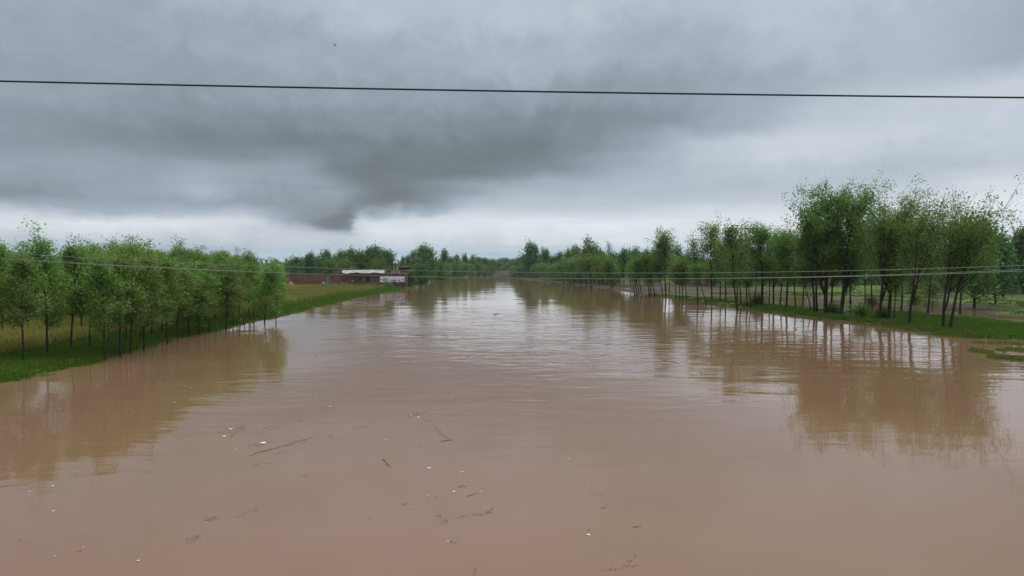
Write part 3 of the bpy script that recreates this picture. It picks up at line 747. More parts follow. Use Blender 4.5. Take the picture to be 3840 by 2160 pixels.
far_mesh('bare_tree', 'far_pale_leaf', seed=421, H=10, cr=3.0, z0=.3, nl=34, nleaf=160, size=.4, r0=.2, rise=1.2, shape='wide', spread=.4, shoots=6)
fk = {}
def ftree(u, Y, vtop, wpx, key, label, group, z=None):
    base_h = 9.5 if 'bush' in key else 10.6
    base_w = {'bush': 14.5, 'dark_bush': 14.5, 'round_tree': 10.5, 'pale_tree': 10.5, 'tall_tree': 5.6, 'brown_tree': 5.5, 'bare_tree': 8}[key]
    X = (u - 1920) / F * Y
    zz = gz(X, Y) if z is None else z
    H = pxy(u, vtop, Y)[2] - zz
    s = H / base_h; w = (wpx / F * Y) / base_w
    i = fk.get(key, 0); fk[key] = i + 1
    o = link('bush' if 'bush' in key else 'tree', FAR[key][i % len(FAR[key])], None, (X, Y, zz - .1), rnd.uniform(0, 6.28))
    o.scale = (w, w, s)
    return tag(o, label, 'bush' if 'bush' in key else 'tree', group)
gl = 'trees behind the village walls'
L1 = ['narrow tree over the long mud wall, next to the darkest small tree', 'narrow tree over the middle of the long mud wall', 'round tree with forked trunk over the long mud wall near the gate', 'small rounded tree peeping out straight above the grey gate', 'dark round tree with pointed top right of the grey gate', 'dark tree directly left of the white roof sheet', 'lighter tree over the left end of the white roof sheet', 'broad lighter tree over the middle of the white roof sheet', 'lighter rounded tree over the right half of the roof sheet', 'tallest dark tree behind the village, over the sheet end', 'dark tree just right of the tallest one behind the village', 'dark tree ending the row beside the white water tanks', 'low bush filling the gap behind the pale brown shed', 'low bush right behind the white roof sheet', 'low bush behind the left end of the long mud wall', 'low bush behind the house roof left of the banner']
for (u, Y, vt, w, k) in ((1112, 372, 968, 60, 'tall_tree'), (1140, 400, 972, 50, 'tall_tree'), (1160, 380, 963, 66, 'round_tree'), (1190, 420, 975, 50, 'round_tree'),
                        (1222, 405, 953, 66, 'round_tree'), (1255, 420, 968, 60, 'round_tree'), (1282, 400, 950, 74, 'pale_tree'), (1318, 395, 949, 84, 'pale_tree'),
                        (1352, 400, 955, 74, 'pale_tree'), (1392, 395, 941, 92, 'round_tree'), (1432, 400, 950, 80, 'round_tree'), (1458, 405, 953, 64, 'round_tree'),
                        (1240, 385, 985, 70, 'bush'), (1300, 380, 985, 90, 'bush'), (1090, 378, 985, 60, 'bush'), (1420, 385, 980, 80, 'bush')):
    ftree(u, Y, vt, w, k, L1.pop(0), gl)
ftree(1105, 342, 996, 44, 'round_tree', 'darkest small tree standing just behind the left end of the mud wall', None)
gl = 'trees over the far left bank'
ftree(1598, 430, 934, 104, 'pale_tree', 'large light green tree at the bend just right of the brick house', None)
ftree(1552, 450, 950, 46, 'tall_tree', 'narrow tree at the left shoulder of the large light green tree', None)
ftree(1576, 318, 1000, 84, 'dark_bush', 'round willow bush overhanging the water at the end of the grass bank', None, .1)
ftree(1542, 309, 1020, 44, 'dark_bush', 'low dark bush beside the banner corner at the water', None, .4)
LL = 'dark tree in the wood along the far left bank'
for (u, Y, vt, w, k) in ((1512, 520, 968, 26, 'tall_tree'), (1530, 540, 962, 30, 'tall_tree'), (1640, 470, 985, 60, 'round_tree'), (1668, 620, 950, 42, 'round_tree'), (1690, 600, 975, 50, 'round_tree'), (1712, 640, 962, 40, 'tall_tree'),
                        (1745, 680, 963, 32, 'round_tree'), (1772, 700, 963, 34, 'tall_tree'), (1795, 720, 976, 44, 'round_tree'), (1820, 760, 978, 46, 'round_tree'), (1845, 800, 980, 44, 'round_tree'), (1720, 650, 980, 60, 'round_tree'), (1760, 690, 983, 60, 'round_tree')):
    ftree(u, Y, vt, w, k, LL, gl)
LB = 'pale willow bush leaning over the water of the far left bank'
for (u, Y, vt, w) in ((1640, 480, 998, 64), (1672, 520, 997, 64), (1700, 560, 992, 64), (1735, 620, 994, 60), (1762, 650, 996, 56), (1788, 690, 992, 54), (1815, 730, 998, 50), (1838, 770, 998, 48), (1618, 440, 1003, 60), (1655, 470, 1010, 50)):
    ftree(u, Y, vt, w, 'bush', LB, gl, .2)
LE = 'dark tree closing the river view in the far distance'
for i, u in enumerate(range(1790, 1960, 12)):
    ftree(u, 1230 + (i % 3) * 40, 978 + rnd.uniform(-6, 8), rnd.uniform(34, 48), 'round_tree', LE, 'trees at the river bend', 1.5)
gr = 'trees over the far right bank'
ftree(1996, 560, 928, 84, 'round_tree', 'large dark round tree at the far right bank, highest there', None)
ftree(2044, 590, 946, 56, 'round_tree', 'rounded tree close right of the large dark round tree', None)
ftree(2206, 398, 902, 60, 'brown_tree', 'tree top of reddish brown leaves behind the light green tree', None)
ftree(2214, 384, 930, 128, 'pale_tree', 'broad light green tree under the reddish brown tree top', None)
ftree(2282, 388, 915, 70, 'bare_tree', 'nearly bare tree with fine pale twigs, right of the reddish brown top', None)
LR = 'dark green tree in the wood along the far right bank'
for (u, Y, vt, w, k) in ((1945, 640, 978, 46, 'round_tree'), (1965, 600, 965, 50, 'round_tree'), (2075, 560, 972, 60, 'round_tree'), (2100, 520, 960, 56, 'round_tree'), (2130, 470, 952, 60, 'pale_tree'), (2160, 440, 940, 66, 'pale_tree'),
                        (2250, 380, 950, 76, 'pale_tree'), (2180, 400, 960, 70, 'pale_tree'), (2295, 365, 962, 66, 'round_tree'), (2325, 350, 955, 60, 'tall_tree'), (2340, 330, 940, 46, 'tall_tree'), (2365, 325, 948, 46, 'tall_tree'), (2385, 340, 945, 56, 'round_tree'), (2420, 345, 955, 60, 'round_tree'), (2455, 360, 950, 56, 'round_tree'), (2540, 360, 935, 60, 'tall_tree'), (2470, 330, 962, 50, 'pale_tree'), (2580, 375, 945, 54, 'bare_tree')):
    ftree(u, Y, vt, w, k, LR, gr)
LS = 'pale bush hanging over the water of the far right bank'
for (u, Y, vt, w) in ((1930, 610, 1003, 50), (1955, 580, 996, 56), (1985, 560, 990, 60), (2015, 540, 1000, 60), (2045, 510, 995, 60), (2075, 470, 1000, 64), (2100, 450, 1002, 60), (2130, 425, 998, 64), (2160, 405, 1003, 66), (2195, 385, 995, 80), (2230, 372, 1000, 80), (2265, 360, 1002, 70), (2300, 348, 1008, 70)):
    ftree(u, Y, vt, w, 'bush', LS, gr, .2)
gb = 'trees behind the flooded field on the right'
LG = 'dark tree at the back of the flooded field behind the right bank'
u = 2560
while u < 4000:
    Y = rnd.uniform(330, 420) if u < 3300 else rnd.uniform(240, 330)
    ftree(u, Y, rnd.uniform(955, 985) if u < 3300 else rnd.uniform(930, 965), rnd.uniform(70, 110), rnd.choice(['round_tree', 'round_tree', 'pale_tree', 'tall_tree']), LG, gb)
    u += rnd.uniform(38, 56)
u = 2680
while u < 4000:
    Y = rnd.uniform(300, 330) if u < 3400 else rnd.uniform(215, 240)
    ftree(u, Y, rnd.uniform(1000, 1022), rnd.uniform(70, 110), 'bush', 'low bush along the back edge of the flooded field', gb); u += rnd.uniform(50, 74)
ftree(3838, 215, 880, 150, 'round_tree', 'dark tree cut by the picture edge behind the green field', None)
ftree(3655, 150, 862, 210, 'pale_tree', 'wide light green tree reaching highest right behind the last leaning trunks', None)
ftree(3735, 165, 905, 170, 'round_tree', 'darker rounded tree between the wide light green one and the picture edge', None)

# bushes and shrubs on the right bank
def shrub(u, v, wpx, hpx, leaf, label, seed, name='shrub', stem=True):
    p = px(u, v, .3); Y = p[1]; W = wpx / F * Y; H = hpx / F * Y
    tv, tf, lv, lf = grow(seed, H, W / 2, z0=.05, nl=34, nleaf=1500, size=.24, r0=.06, rise=.5, shape='round', spread=.22, shoots=1)
    t = empty(name, (p[0], p[1], gz(p[0], p[1])))
    link('stem', np_mesh('stem', tv, [tf], [M['bark']]), t); link('foliage', np_mesh('foliage', lv, [lf], [M[leaf]]), t)
    tag(t, label, 'shrub')
shrub(3497, 1160, 80, 96, 'tree_leaf', 'dark conical shrub standing in the open field behind the kinked trunk', 501)
shrub(3266, 1143, 44, 26, 'brown_leaf', 'low brown bush beside the bright puddles', 502)
shrub(3232, 1196, 84, 30, 'tree_leaf', 'dark low bush under the trees left of the forked tree', 503)
shrub(3310, 1196, 50, 26, 'tree_leaf', 'dark low bush at the foot of the forked tree', 504)
shrub(2838, 1148, 40, 30, 'willow_leaf', 'grey green bush on the narrow bank beside the thick trunk', 505)
shrub(3120, 1178, 60, 18, 'tree_leaf', 'low weeds bush between the two thick trunks', 506)
shrub(3430, 1140, 50, 32, 'willow_leaf', 'rounded green bush left of the dark conical shrub', 507)
shrub(1455, 1081, 30, 8, 'willow_leaf', 'small weed clump on the water edge below the banner', 508)

# far-off wood along the horizon, too far to tell trees apart
rng = np.random.default_rng(77)
n = 44000
yy = rng.uniform(900, 2300, n); ang = rng.uniform(-1.3, 1.3, n); xx = yy * ang
crown_top = 9 + 11 * fbm(xx * .02, yy * .012, 61) + 4 * vnoise(xx * .11, yy * .05, 62)
zz = rng.uniform(0.0, 1.0, n) ** .8 * crown_top + 1.0
keep = (x_left(yy) - xx > 12) | (xx - x_right(yy) > 12)
c = np.stack([xx, yy, zz], -1)[keep]
lv, lf = leaf_quads(rng, c, 5.2, .8)
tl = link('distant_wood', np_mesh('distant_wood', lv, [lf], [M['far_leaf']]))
tag(tl, 'thin dark line of distant woodland on the horizon', None, None, 'stuff')

# ------------------------------------------------------------------ grass, crop and weeds
def tufts(name, mat, x, y, h, w, label, seed, blades=3, z=None, bend=.25):
    r = np.random.default_rng(seed)
    n = len(x); z = height(x, y) if z is None else z
    vs, n0 = [], 0
    base = np.stack([x, y, z], -1)
    base = np.repeat(base, blades, 0) + r.normal(size=(n * blades, 3)) * np.array([w * 2.0, w * 2.0, 0])
    m = len(base); a = r.uniform(0, 6.28, m); hh = np.repeat(h, blades) * r.uniform(.6, 1.25, m)
    side = np.stack([np.cos(a), np.sin(a), np.zeros(m)], -1) * (w * r.uniform(.6, 1.2, m))[:, None]
    out = np.stack([np.cos(a + 1.57), np.sin(a + 1.57), np.zeros(m)], -1) * (hh * r.uniform(-bend, bend, m) * 2)[:, None]
    top = base + out + np.stack([np.zeros(m), np.zeros(m), hh], -1)
    base[:, 2] -= .04
    v = np.stack([base - side, base + side, top + side * .35, top - side * .35], 1).reshape(-1, 3)
    o = link(name, np_mesh(name, v, [np.arange(4 * m).reshape(-1, 4)], [mat]))
    return tag(o, label, None, None, 'stuff')

rng = np.random.default_rng(5)
def along(n, ya, yb, o1, o2, right=False, pw=1.0):
    y = ya + (yb - ya) * rng.uniform(0, 1, n) ** 1.5
    o = o1 + (o2 - o1) * rng.uniform(0, 1, n) ** pw
    x = x_right(y) + o if right else x_left(y) - o
    return x, y, o
x, y, o = along(46000, 48, 300, .15, 9)
tufts('bank_grass', M['grass'], x, y, .10 + .16 * fbm(x * .3, y * .3, 71), .06, 'short green grass covering the left bank slope', 1)
x, y, o = along(60000, 55, 300, 7.5, 60, pw=1.3)
k = fbm(x * .12, y * .12, 75) > .28
x, y = x[k], y[k]
tufts('wheat_field', M['crop'], x, y, .55 + .35 * fbm(x * .2, y * .2, 72), .05, 'yellowing wheat standing behind the poplar rows', 2)
x, y, o = along(9000, 110, 300, 5, 30)
tufts('field_weeds', M['weed'], x, y, .4 + .5 * fbm(x * .2, y * .2, 73), .10, 'mixed green weeds on the open bank beyond the poplars', 3)
x, y, o = along(50000, 80, 215, .2, 24, True, 1.4)
k = (height(x, y) > .14) & (fbm(x * .22, y * .22, 78) > .40)
x, y = x[k], y[k]
tufts('meadow_grass', M['grass'], x, y, .12 + .2 * fbm(x * .3, y * .3, 74), .07, 'bright green grass on the right bank under the trees', 4)
x, y, o = along(26000, 95, 240, 22, 85, True)
k = (height(x, y) > .10) & (fbm(x * .1, y * .1, 83) > .46)
x, y = x[k], y[k]
tufts('field_grass', M['grass'], x, y, .14 + .2 * fbm(x * .3, y * .3, 76), .09, 'green meadow patches between puddles behind the right bank', 6)
x, y, o = along(5200, 70, 230, -1.2, 2.2, True)
k = fbm(x * .35, y * .35, 79) > .5
x, y, o = x[k], y[k], o[k]
tufts('edge_weeds', M['weed'], x, y, .16 + .4 * rng.random(len(x)) * (o > 0), .06, 'ragged weeds along the water line of the right bank', 7, z=np.maximum(height(x, y), -.03))
x, y, o = along(5200, 48, 280, -1.0, 1.6)
k = fbm(x * .35, y * .35, 80) > .5
x, y, o = x[k], y[k], o[k]
tufts('edge_weeds', M['grass'], x, y, .14 + .3 * rng.random(len(x)) * (o > 0), .06, 'ragged half drowned grass along the water line of the left bank', 8, z=np.maximum(height(x, y), -.03))
# drowned grass standing out of the water near the right edge
pts = []
for (ua, va, ub, vb, nn) in ((3640, 1312, 3690, 1322, 160), (3690, 1320, 3720, 1328, 120), (3712, 1338, 3860, 1350, 900), (3775, 1308, 3860, 1318, 320), (3740, 1312, 3772, 1316, 60), (3640, 1285, 3840, 1292, 260)):
    for i in range(nn):
        t = rng.random(); pts.append(px(ua + (ub - ua) * t + rng.normal() * 6, va + (vb - va) * t + rng.normal() * 3.5))
pts = np.array(pts)
tufts('drowned_grass', M['weed'], pts[:, 0], pts[:, 1], rng.uniform(.08, .26, len(pts)), .05, 'green weeds standing out of the shallow flood near the right edge', 9, z=np.full(len(pts), -.02))

# ------------------------------------------------------------------ village on the left bank
VY = 306.0
def vx(u, Y=VY): return (u - 1920) / F * Y
def vz(v, Y=VY): return pxy(1920, v, Y)[2]
vr = np.random.default_rng(9)

def lumpy_wall(name, mat, u0, u1, vt, vb, Y, th, label, cat, parent=None, Y1=None, n=None, rag=.12, loc=None):
    """an earth wall: uneven top, hand-plastered faces"""
    Y1 = Y if Y1 is None else Y1
    n = n or max(6, int(abs(u1 - u0) / 5)); us = np.linspace(u0, u1, n); Ys = np.linspace(Y, Y1, n)
    xs = (us - 1920) / F * Ys; top = np.array([vz(vt, q) for q in Ys]) + vr.normal(size=n) * rag * .5; bot = np.array([vz(vb, q) for q in Ys])
    V, fs = [], []
    rowsn = 6
    for side in (0, 1):
        for r in range(rowsn):
            f = r / (rowsn - 1)
            off = vr.normal(size=n) * .035
            V.append(np.stack([xs, Ys + (th * (1 - .25 * f) if side else 0.12 * f) + off, bot + (top - bot) * f], -1))
    V = np.concatenate(V)
    def id(side, r, i): return (side * rowsn + r) * n + i
    for i in range(n - 1):
        for r in range(rowsn - 1):
            fs.append((id(0, r, i), id(0, r, i + 1), id(0, r + 1, i + 1), id(0, r + 1, i)))
            fs.append((id(1, r, i + 1), id(1, r, i), id(1, r + 1, i), id(1, r + 1, i + 1)))
        fs.append((id(0, rowsn - 1, i), id(0, rowsn - 1, i + 1), id(1, rowsn - 1, i + 1), id(1, rowsn - 1, i)))
    for i in (0, n - 1):
        for r in range(rowsn - 1):
            q = (id(0, r, i), id(0, r + 1, i), id(1, r + 1, i), id(1, r, i)); fs.append(q if i == 0 else q[::-1])
    mb = MB(); mb.add(V, fs)
    o = mb.build(name, mat, parent)
    if parent is None: tag(o, label, cat)
    return o

lumpy_wall('mud_wall', M['mud_wall'], 1072, 1217, 1029, 1076, 312, .7, 'long brown mud wall left of the grey gate', 'wall', Y1=308)
for i, u in enumerate((1120, 1158, 1186)):
    pass
# gate with two leaves between posts
gate = empty('metal_gate', (vx(1226, 309), 309, vz(1073, 309)))
hh = vz(1032, 309) - vz(1073, 309)
for sx in (-1, 1):
    MB().box((sx * .50, 0, hh * .47), (.94, .07, hh * .88)).build('gate_leaf', M['grey_metal'], gate)
    MB().box((sx * 1.10, 0, hh * .5), (.22, .3, hh)).build('gate_post', M['mud_wall_pale'], gate)
for k in range(4):
    MB().box((0, -.06, hh * (.12 + .24 * k)), (1.9, .05, .09)).build('rail', M['grey_metal'], gate)
tag(gate, 'grey sheet metal gate between the two mud walls', 'gate')

lumpy_wall('mud_wall', M['mud_wall'], 1239, 1358, 1026, 1074, 309, .8, 'tall brown mud wall behind the standing person', 'wall', Y1=311)
lumpy_wall('earth_ledge', M['roof_earth'], 1278, 1357, 1060, 1078, 305.5, 2.2, 'low pale earth ledge along the foot of the tall mud wall', 'ledge', rag=.3)
lumpy_wall('earth_bank', M['mud_dark'], 1236, 1500, 1065, 1088, 300, 5.0, 'dark wet earth bank running below the village walls', 'bank', rag=.5, n=50)

house = empty('mud_house', (vx(1390), VY, vz(1080)))
def hp(u, v, Y):
    return np.array([vx(u, Y) - house.location[0], Y - house.location[1], vz(v, Y) - house.location[2]])
hw = lumpy_wall('wall', M['mud_wall_pale'], 1357, 1424, 1027, 1082, 304, 7.0, None, None, house); hw.location = -Vector(house.location)
hw2 = lumpy_wall('wall', M['mud_wall'], 1424.5, 1524, 1031, 1084, 303, 8.0, None, None, house); hw2.location = -Vector(house.location)
a = hp(1379, 1047, 303.9); MB().box(a, (1.35, .25, 1.45)).build('window', M['dark_void'], house)
f = MB()
for (dx_, dz_, sx, sz) in ((0, .78, 1.6, .12), (0, -.78, 1.6, .12), (-.74, 0, .12, 1.44), (.74, 0, .12, 1.44)): f.box(a + np.array([dx_, -.06, dz_]), (sx, .3, sz))
f.build('window_frame', M['mud_wall'], house)
a0, a1 = hp(1352, 1026, 306), hp(1530, 1029, 306)
mid = (a0 + a1) / 2; MB().box(mid + np.array([0, 2.2, 0.1]), (abs(a1[0] - a0[0]), 10.5, .42), jit=.08, rng=vr).build('roof', M['roof_earth'], house)
tag(house, 'long flat-roofed mud house with a dark window beside the white banner', 'house')
for u in (1362, 1402):
    p = pxy(u, 1030, 303); MB().box(p, (.7, .25, .45)).build('vent', M['dark_void'], house, loc=-Vector(house.location))

M['banner_white'] = rough_mat('banner_white', (0.66, 0.62, 0.63), (0.82, 0.77, 0.79), 1.2, .8, .1)
# white banner with written lines
bp0, bp1 = pxy(1425, 1038, 302.2), pxy(1518, 1058, 302.2)
banner = empty('banner', ((bp0[0] + bp1[0]) / 2, 302.2, (bp0[2] + bp1[2]) / 2))
bw, bh = bp1[0] - bp0[0], bp0[2] - bp1[2]
nx, nz = 40, 12
gx, gzz = np.meshgrid(np.linspace(-bw / 2, bw / 2, nx), np.linspace(-bh / 2, bh / 2, nz))
wav = .05 * np.sin(gx * 1.7) + .04 * np.sin(gx * 4 + gzz * 2)
edge = np.where(gzz < -bh * .4, .12 * np.sin(gx * 2.1) + .06 * np.sin(gx * 6), 0)
front_v = np.stack([gx, wav, gzz + edge], -1).reshape(-1, 3); back_v = front_v + [0, .05, 0]
ii = np.arange(nx * nz).reshape(nz, nx)
q = np.stack([ii[:-1, :-1], ii[:-1, 1:], ii[1:, 1:], ii[1:, :-1]], -1).reshape(-1, 4)
q2 = q[:, ::-1] + nx * nz
rim = np.concatenate([ii[0], ii[1:, -1], ii[-1, -2::-1], ii[-2:0:-1, 0]])
rq = np.stack([rim, np.roll(rim, -1), np.roll(rim, -1) + nx * nz, rim + nx * nz], -1)[:, ::-1]
link('sheet', np_mesh('sheet', np.concatenate([front_v, back_v]), [q, q2, rq], [M['banner_white']]), banner)
M['ink_grey'] = rough_mat('ink_grey', (0.13, 0.16, 0.16), (0.20, 0.23, 0.23), 3, .8, 0)
M['ink_red'] = rough_mat('ink_red', (0.26, 0.07, 0.07), (0.36, 0.12, 0.12), 3, .8, 0)
M['ink_plum'] = rough_mat('ink_plum', (0.09, 0.05, 0.07), (0.16, 0.09, 0.11), 3, .8, 0)
M['ink_pale'] = rough_mat('ink_pale', (0.38, 0.42, 0.43), (0.48, 0.52, 0.53), 3, .8, 0)
def stroke(mb, pts_, w):
    """one brush stroke lying 1 cm proud of the sheet; pts in 0..1 of the banner"""
    P_ = np.array([((a - .5) * bw, -.075, (b - .5) * bh) for a, b in pts_])
    t = np.linspace(0, 1, len(P_)); tt = np.linspace(0, 1, 14)
    P_ = np.stack([np.interp(tt, t, P_[:, i]) for i in range(3)], -1)
    for i in range(2): P_[1:-1] = (P_[:-2] + 2 * P_[1:-1] + P_[2:]) / 4
    P_[:, 1] += .05 * np.sin(P_[:, 0] * 1.7) + .04 * np.sin(P_[:, 0] * 4 + P_[:, 2] * 2)
    wd = w * bh * (.35 + .65 * np.sin(np.linspace(.3, 2.9, 14)))
    d = np.gradient(P_, axis=0); nrm = np.stack([-d[:, 2], 0 * d[:, 0], d[:, 0]], -1); nrm /= np.linalg.norm(nrm, axis=1)[:, None] + 1e-9
    v = np.concatenate([P_ + nrm * wd[:, None] / 2, P_ - nrm * wd[:, None] / 2])
    mb.add(v, [(i, i + 1, i + 15, i + 14) for i in range(13)])
mb = MB()
for s_ in ([(.0, .44), (.06, .44), (.11, .5)], [(.11, .36), (.16, .5), (.24, .53), (.27, .47)], [(.13, .2), (.15, .34), (.2, .36), (.22, .24)], [(.2, .12), (.24, .3), (.3, .22)], [(.25, .3), (.29, .26), (.31, .4)], [(.05, .7), (.08, .66)], [(.27, .55), (.25, .72), (.24, .9)], [(.3, .5), (.33, .56), (.27, .6)]): stroke(mb, s_, .13)
mb.build('lettering', M['ink_grey'], banner)
mb = MB()
for s_ in ([(.12, .62), (.13, .85), (.18, .9)], [(.17, .7), (.23, .78)], [(.33, .55), (.35, .8), (.4, .74)], [(.36, .62), (.42, .66)], [(.14, .58), (.22, .64)]): stroke(mb, s_, .16)
mb.build('lettering', M['ink_pale'], banner)
mb = MB()
for s_ in ([(.5, .2), (.53, .3), (.51, .42)], [(.54, .18), (.57, .36), (.6, .3)], [(.58, .25), (.64, .34), (.68, .3)], [(.5, .32), (.56, .46)], [(.52, .14), (.6, .2)], [(.56, .42), (.6, .5)]): stroke(mb, s_, .12)
mb.build('lettering', M['ink_red'], banner)
mb = MB()
for s_ in ([(.34, .28), (.4, .22), (.47, .26), (.5, .2)], [(.4, .18), (.45, .12)], [(.45, .5), (.5, .54)], [(.52, .86), (.54, .8)], [(.53, .66), (.56, .6)], [(.61, .7), (.65, .72), (.66, .68)], [(.6, .36), (.66, .3), (.7, .4), (.74, .44)], [(.73, .66), (.78, .7), (.79, .66)], [(.78, .44), (.82, .38), (.87, .42)], [(.72, .22), (.76, .3), (.8, .14)], [(.74, .2), (.78, .12), (.8, .22)], [(.88, .48), (.9, .66)], [(.92, .3), (.92, .5)]): stroke(mb, s_, .11)
stroke(mb, [(.955, .12), (.96, .5), (.955, .9)], .11)
mb.build('lettering', M['ink_plum'], banner)
tag(banner, 'long white cloth banner with grey and red writing on the mud house', 'banner')

# white sheet lying over the roof edge
nx, nz = 44, 7
us = np.linspace(1283, 1442, nx)
gvv = []
for j in range(nz):
    f = j / (nz - 1)
    for i, u in enumerate(us):
        fold = .16 * math.sin(i * .9) + .1 * math.sin(i * 2.3)
        lowv = 1024 + 2.0 * math.sin(i * .33) + (2.5 if 21 < i < 26 else 0)
        p = pxy(u, lowv + (1012.5 - lowv) * f, 309 + 3.0 * f)
        gvv.append(p + np.array([0, fold * (1 - f), fold * .3]))
gvv = np.array(gvv); ii = np.arange(nx * nz).reshape(nz, nx)
q = np.stack([ii[:-1, :-1], ii[:-1, 1:], ii[1:, 1:], ii[1:, :-1]], -1).reshape(-1, 4)
sh = link('roof_sheet', np_mesh('roof_sheet', gvv, [q], [M['tarp']], smooth=True))
sm = sh.modifiers.new('thick', 'SOLIDIFY'); sm.thickness = .05
tag(sh, 'long creased white plastic sheet spread over the roof edge', 'plastic sheet')

def block(name, u0, u1, vt, vb, Y, dep, mat, label, cat):
    x0, x1 = vx(u0, Y), vx(u1, Y); z0, z1 = vz(vb, Y), vz(vt, Y)
    t = empty(name, ((x0 + x1) / 2, Y, z0))
    MB().box((0, dep / 2, (z1 - z0) / 2), (x1 - x0, dep, z1 - z0), jit=.05, rng=vr).build('wall', M[mat], t)
    tag(t, label, cat); t['w'] = x1 - x0; t['h'] = z1 - z0
    return t
t = block('shed', 1250, 1284, 1009, 1070, 316, 6, 'mud_wall_pale', 'pale brown shed at the left end of the white roof sheet', 'shed')
MB().box((0, 3, t['h'] + .12), (t['w'] + .5, 6.4, .22)).build('roof', M['roof_earth'], t)
MB().box((t['w'] * .35, -.05, t['h'] - 1.6), (.3, .2, .3)).build('vent', M['dark_void'], t)
t = block('shed', 1300, 1440, 1014, 1070, 314, 7, 'mud_wall', 'wide mud house whose roof edge carries the white sheet', 'house')
t = block('brick_house', 1494, 1538, 1003, 1066, 326, 7, 'mud_wall_pale', 'small reddish brick house with flat dark roof above the banner end', 'house')
MB().box((0, 3.2, t['h'] + .14), (t['w'] + 1.2, 8.4, .28)).build('roof', M['roof_earth'], t)
MB().box((.4, -.75, t['h'] + .36), (2.6, .5, .12)).build('roof_sheet', M['white'], t)
MB().box((-.6, -.06, t['h'] - 1.0), (1.1, .2, .45)).build('window', M['dark_void'], t)
t = block('shed', 1466, 1495, 1016, 1060, 313, 4, 'concrete', 'low pale plastered shed left of the brick house', 'shed')
MB().box((t['w'] * .3, -.06, t['h'] - .5), (.9, .2, .9)).build('door', M['grey_metal'], t)
MB().box((0, 2, t['h'] + .08), (t['w'] + .3, 4.3, .16)).build('roof', M['roof_earth'], t)
# water tank on a stand
p = pxy(1483, 1022, 322); tk = empty('water_tank', (p[0], p[1], p[2]))
hz = vz(990, 322) - p[2]
for i, (sx, sy) in enumerate(((-.7, -.5), (.75, -.5), (-.7, .5), (.75, .5))):
    MB().box((sx, sy, hz / 2), (.16, .16, hz)).build('leg', M['concrete'], tk)
MB().box((0, 0, hz + .06), (1.9, 1.4, .14)).build('platform', M['roof_earth'], tk)
rr = [(.0, 0), (.42, 0), (.5, .06), (.5, .2), (.47, .24), (.5, .28), (.5, .7), (.44, .82), (.16, .9), (.16, .96), (.0, .96)]
for sx in (-.48, .5):
    MB().lathe([(max(r_, .005), z_) for r_, z_ in rr], 14, (sx, 0, hz + .13)).build('tank', M['white'], tk, True)
tag(tk, 'two white water tanks on a slim stand above the village roofs', 'water tank')
# small white lamp block on the wall corner
p = pxy(1523, 1032, 302); t = empty('corner_post', (p[0], p[1], p[2] - .6))
MB().box((0, 0, .35), (.5, .4, .7)).build('post', M['dark_void'], t); MB().box((0, 0, .79), (.55, .45, .18)).build('cap', M['white'], t)
tag(t, 'dark stub with a white cap on the house corner beside the banner', 'post')
# white bundle by the wall
p = pxy(1091, 1067, 305); t = empty('white_bundle', (p[0], p[1], gz(p[0], p[1])))
v = vr.normal(size=(60, 3)); v /= np.linalg.norm(v, axis=1)[:, None]
import bmesh
bm = bmesh.new()
for q_ in range(3):
    mtx = Matrix.Translation(((-.45, .42, 0)[q_], (0, .1, 0)[q_], (.5, .55, 1.05)[q_])) @ Matrix.Diagonal((.62, .5, .52, 1))
    bmesh.ops.create_icosphere(bm, subdivisions=2, radius=1.0, matrix=mtx)
for vv in bm.verts: vv.co += Vector((vr.normal() * .05, vr.normal() * .05, vr.normal() * .05))
me = bpy.data.meshes.new('sack'); bm.to_mesh(me); bm.free(); me.materials.append(M['concrete'])
link('sack', me, t); tag(t, 'heap of pale stuffed sacks at the left end of the mud wall', 'sacks')

# ------------------------------------------------------------------ people
def body(name, joints, bones, mat, parent):
    """one continuous body grown over a skeleton"""
    me = bpy.data.meshes.new(name); names = list(joints)
    me.from_pydata([joints[k][0] for k in names], [(names.index(a), names.index(b)) for a, b in bones], [])
    me.materials.append(mat)
    o = link(name, me, parent)
    o.modifiers.new('skin', 'SKIN'); o.modifiers.new('sub', 'SUBSURF').levels = 1
    o.modifiers['sub'].render_levels = 1
    for i, k in enumerate(names):
        me.skin_vertices[0].data[i].radius = (joints[k][1], joints[k][1])
        me.skin_vertices[0].data[i].use_root = (k == 'pelvis')
    return o
BONES = [('pelvis', 'waist'), ('waist', 'chest'), ('chest', 'neck'), ('neck', 'head'), ('head', 'crown')] + \
    [(a + s, b + s) if a not in ('chest', 'pelvis') else (a, b + s) for s in ('_a', '_b') for a, b in (('chest', 'shoulder'), ('shoulder', 'elbow'), ('elbow', 'wrist'), ('wrist', 'hand'), ('pelvis', 'hip'), ('hip', 'knee'), ('knee', 'ankle'), ('ankle', 'toe'))]
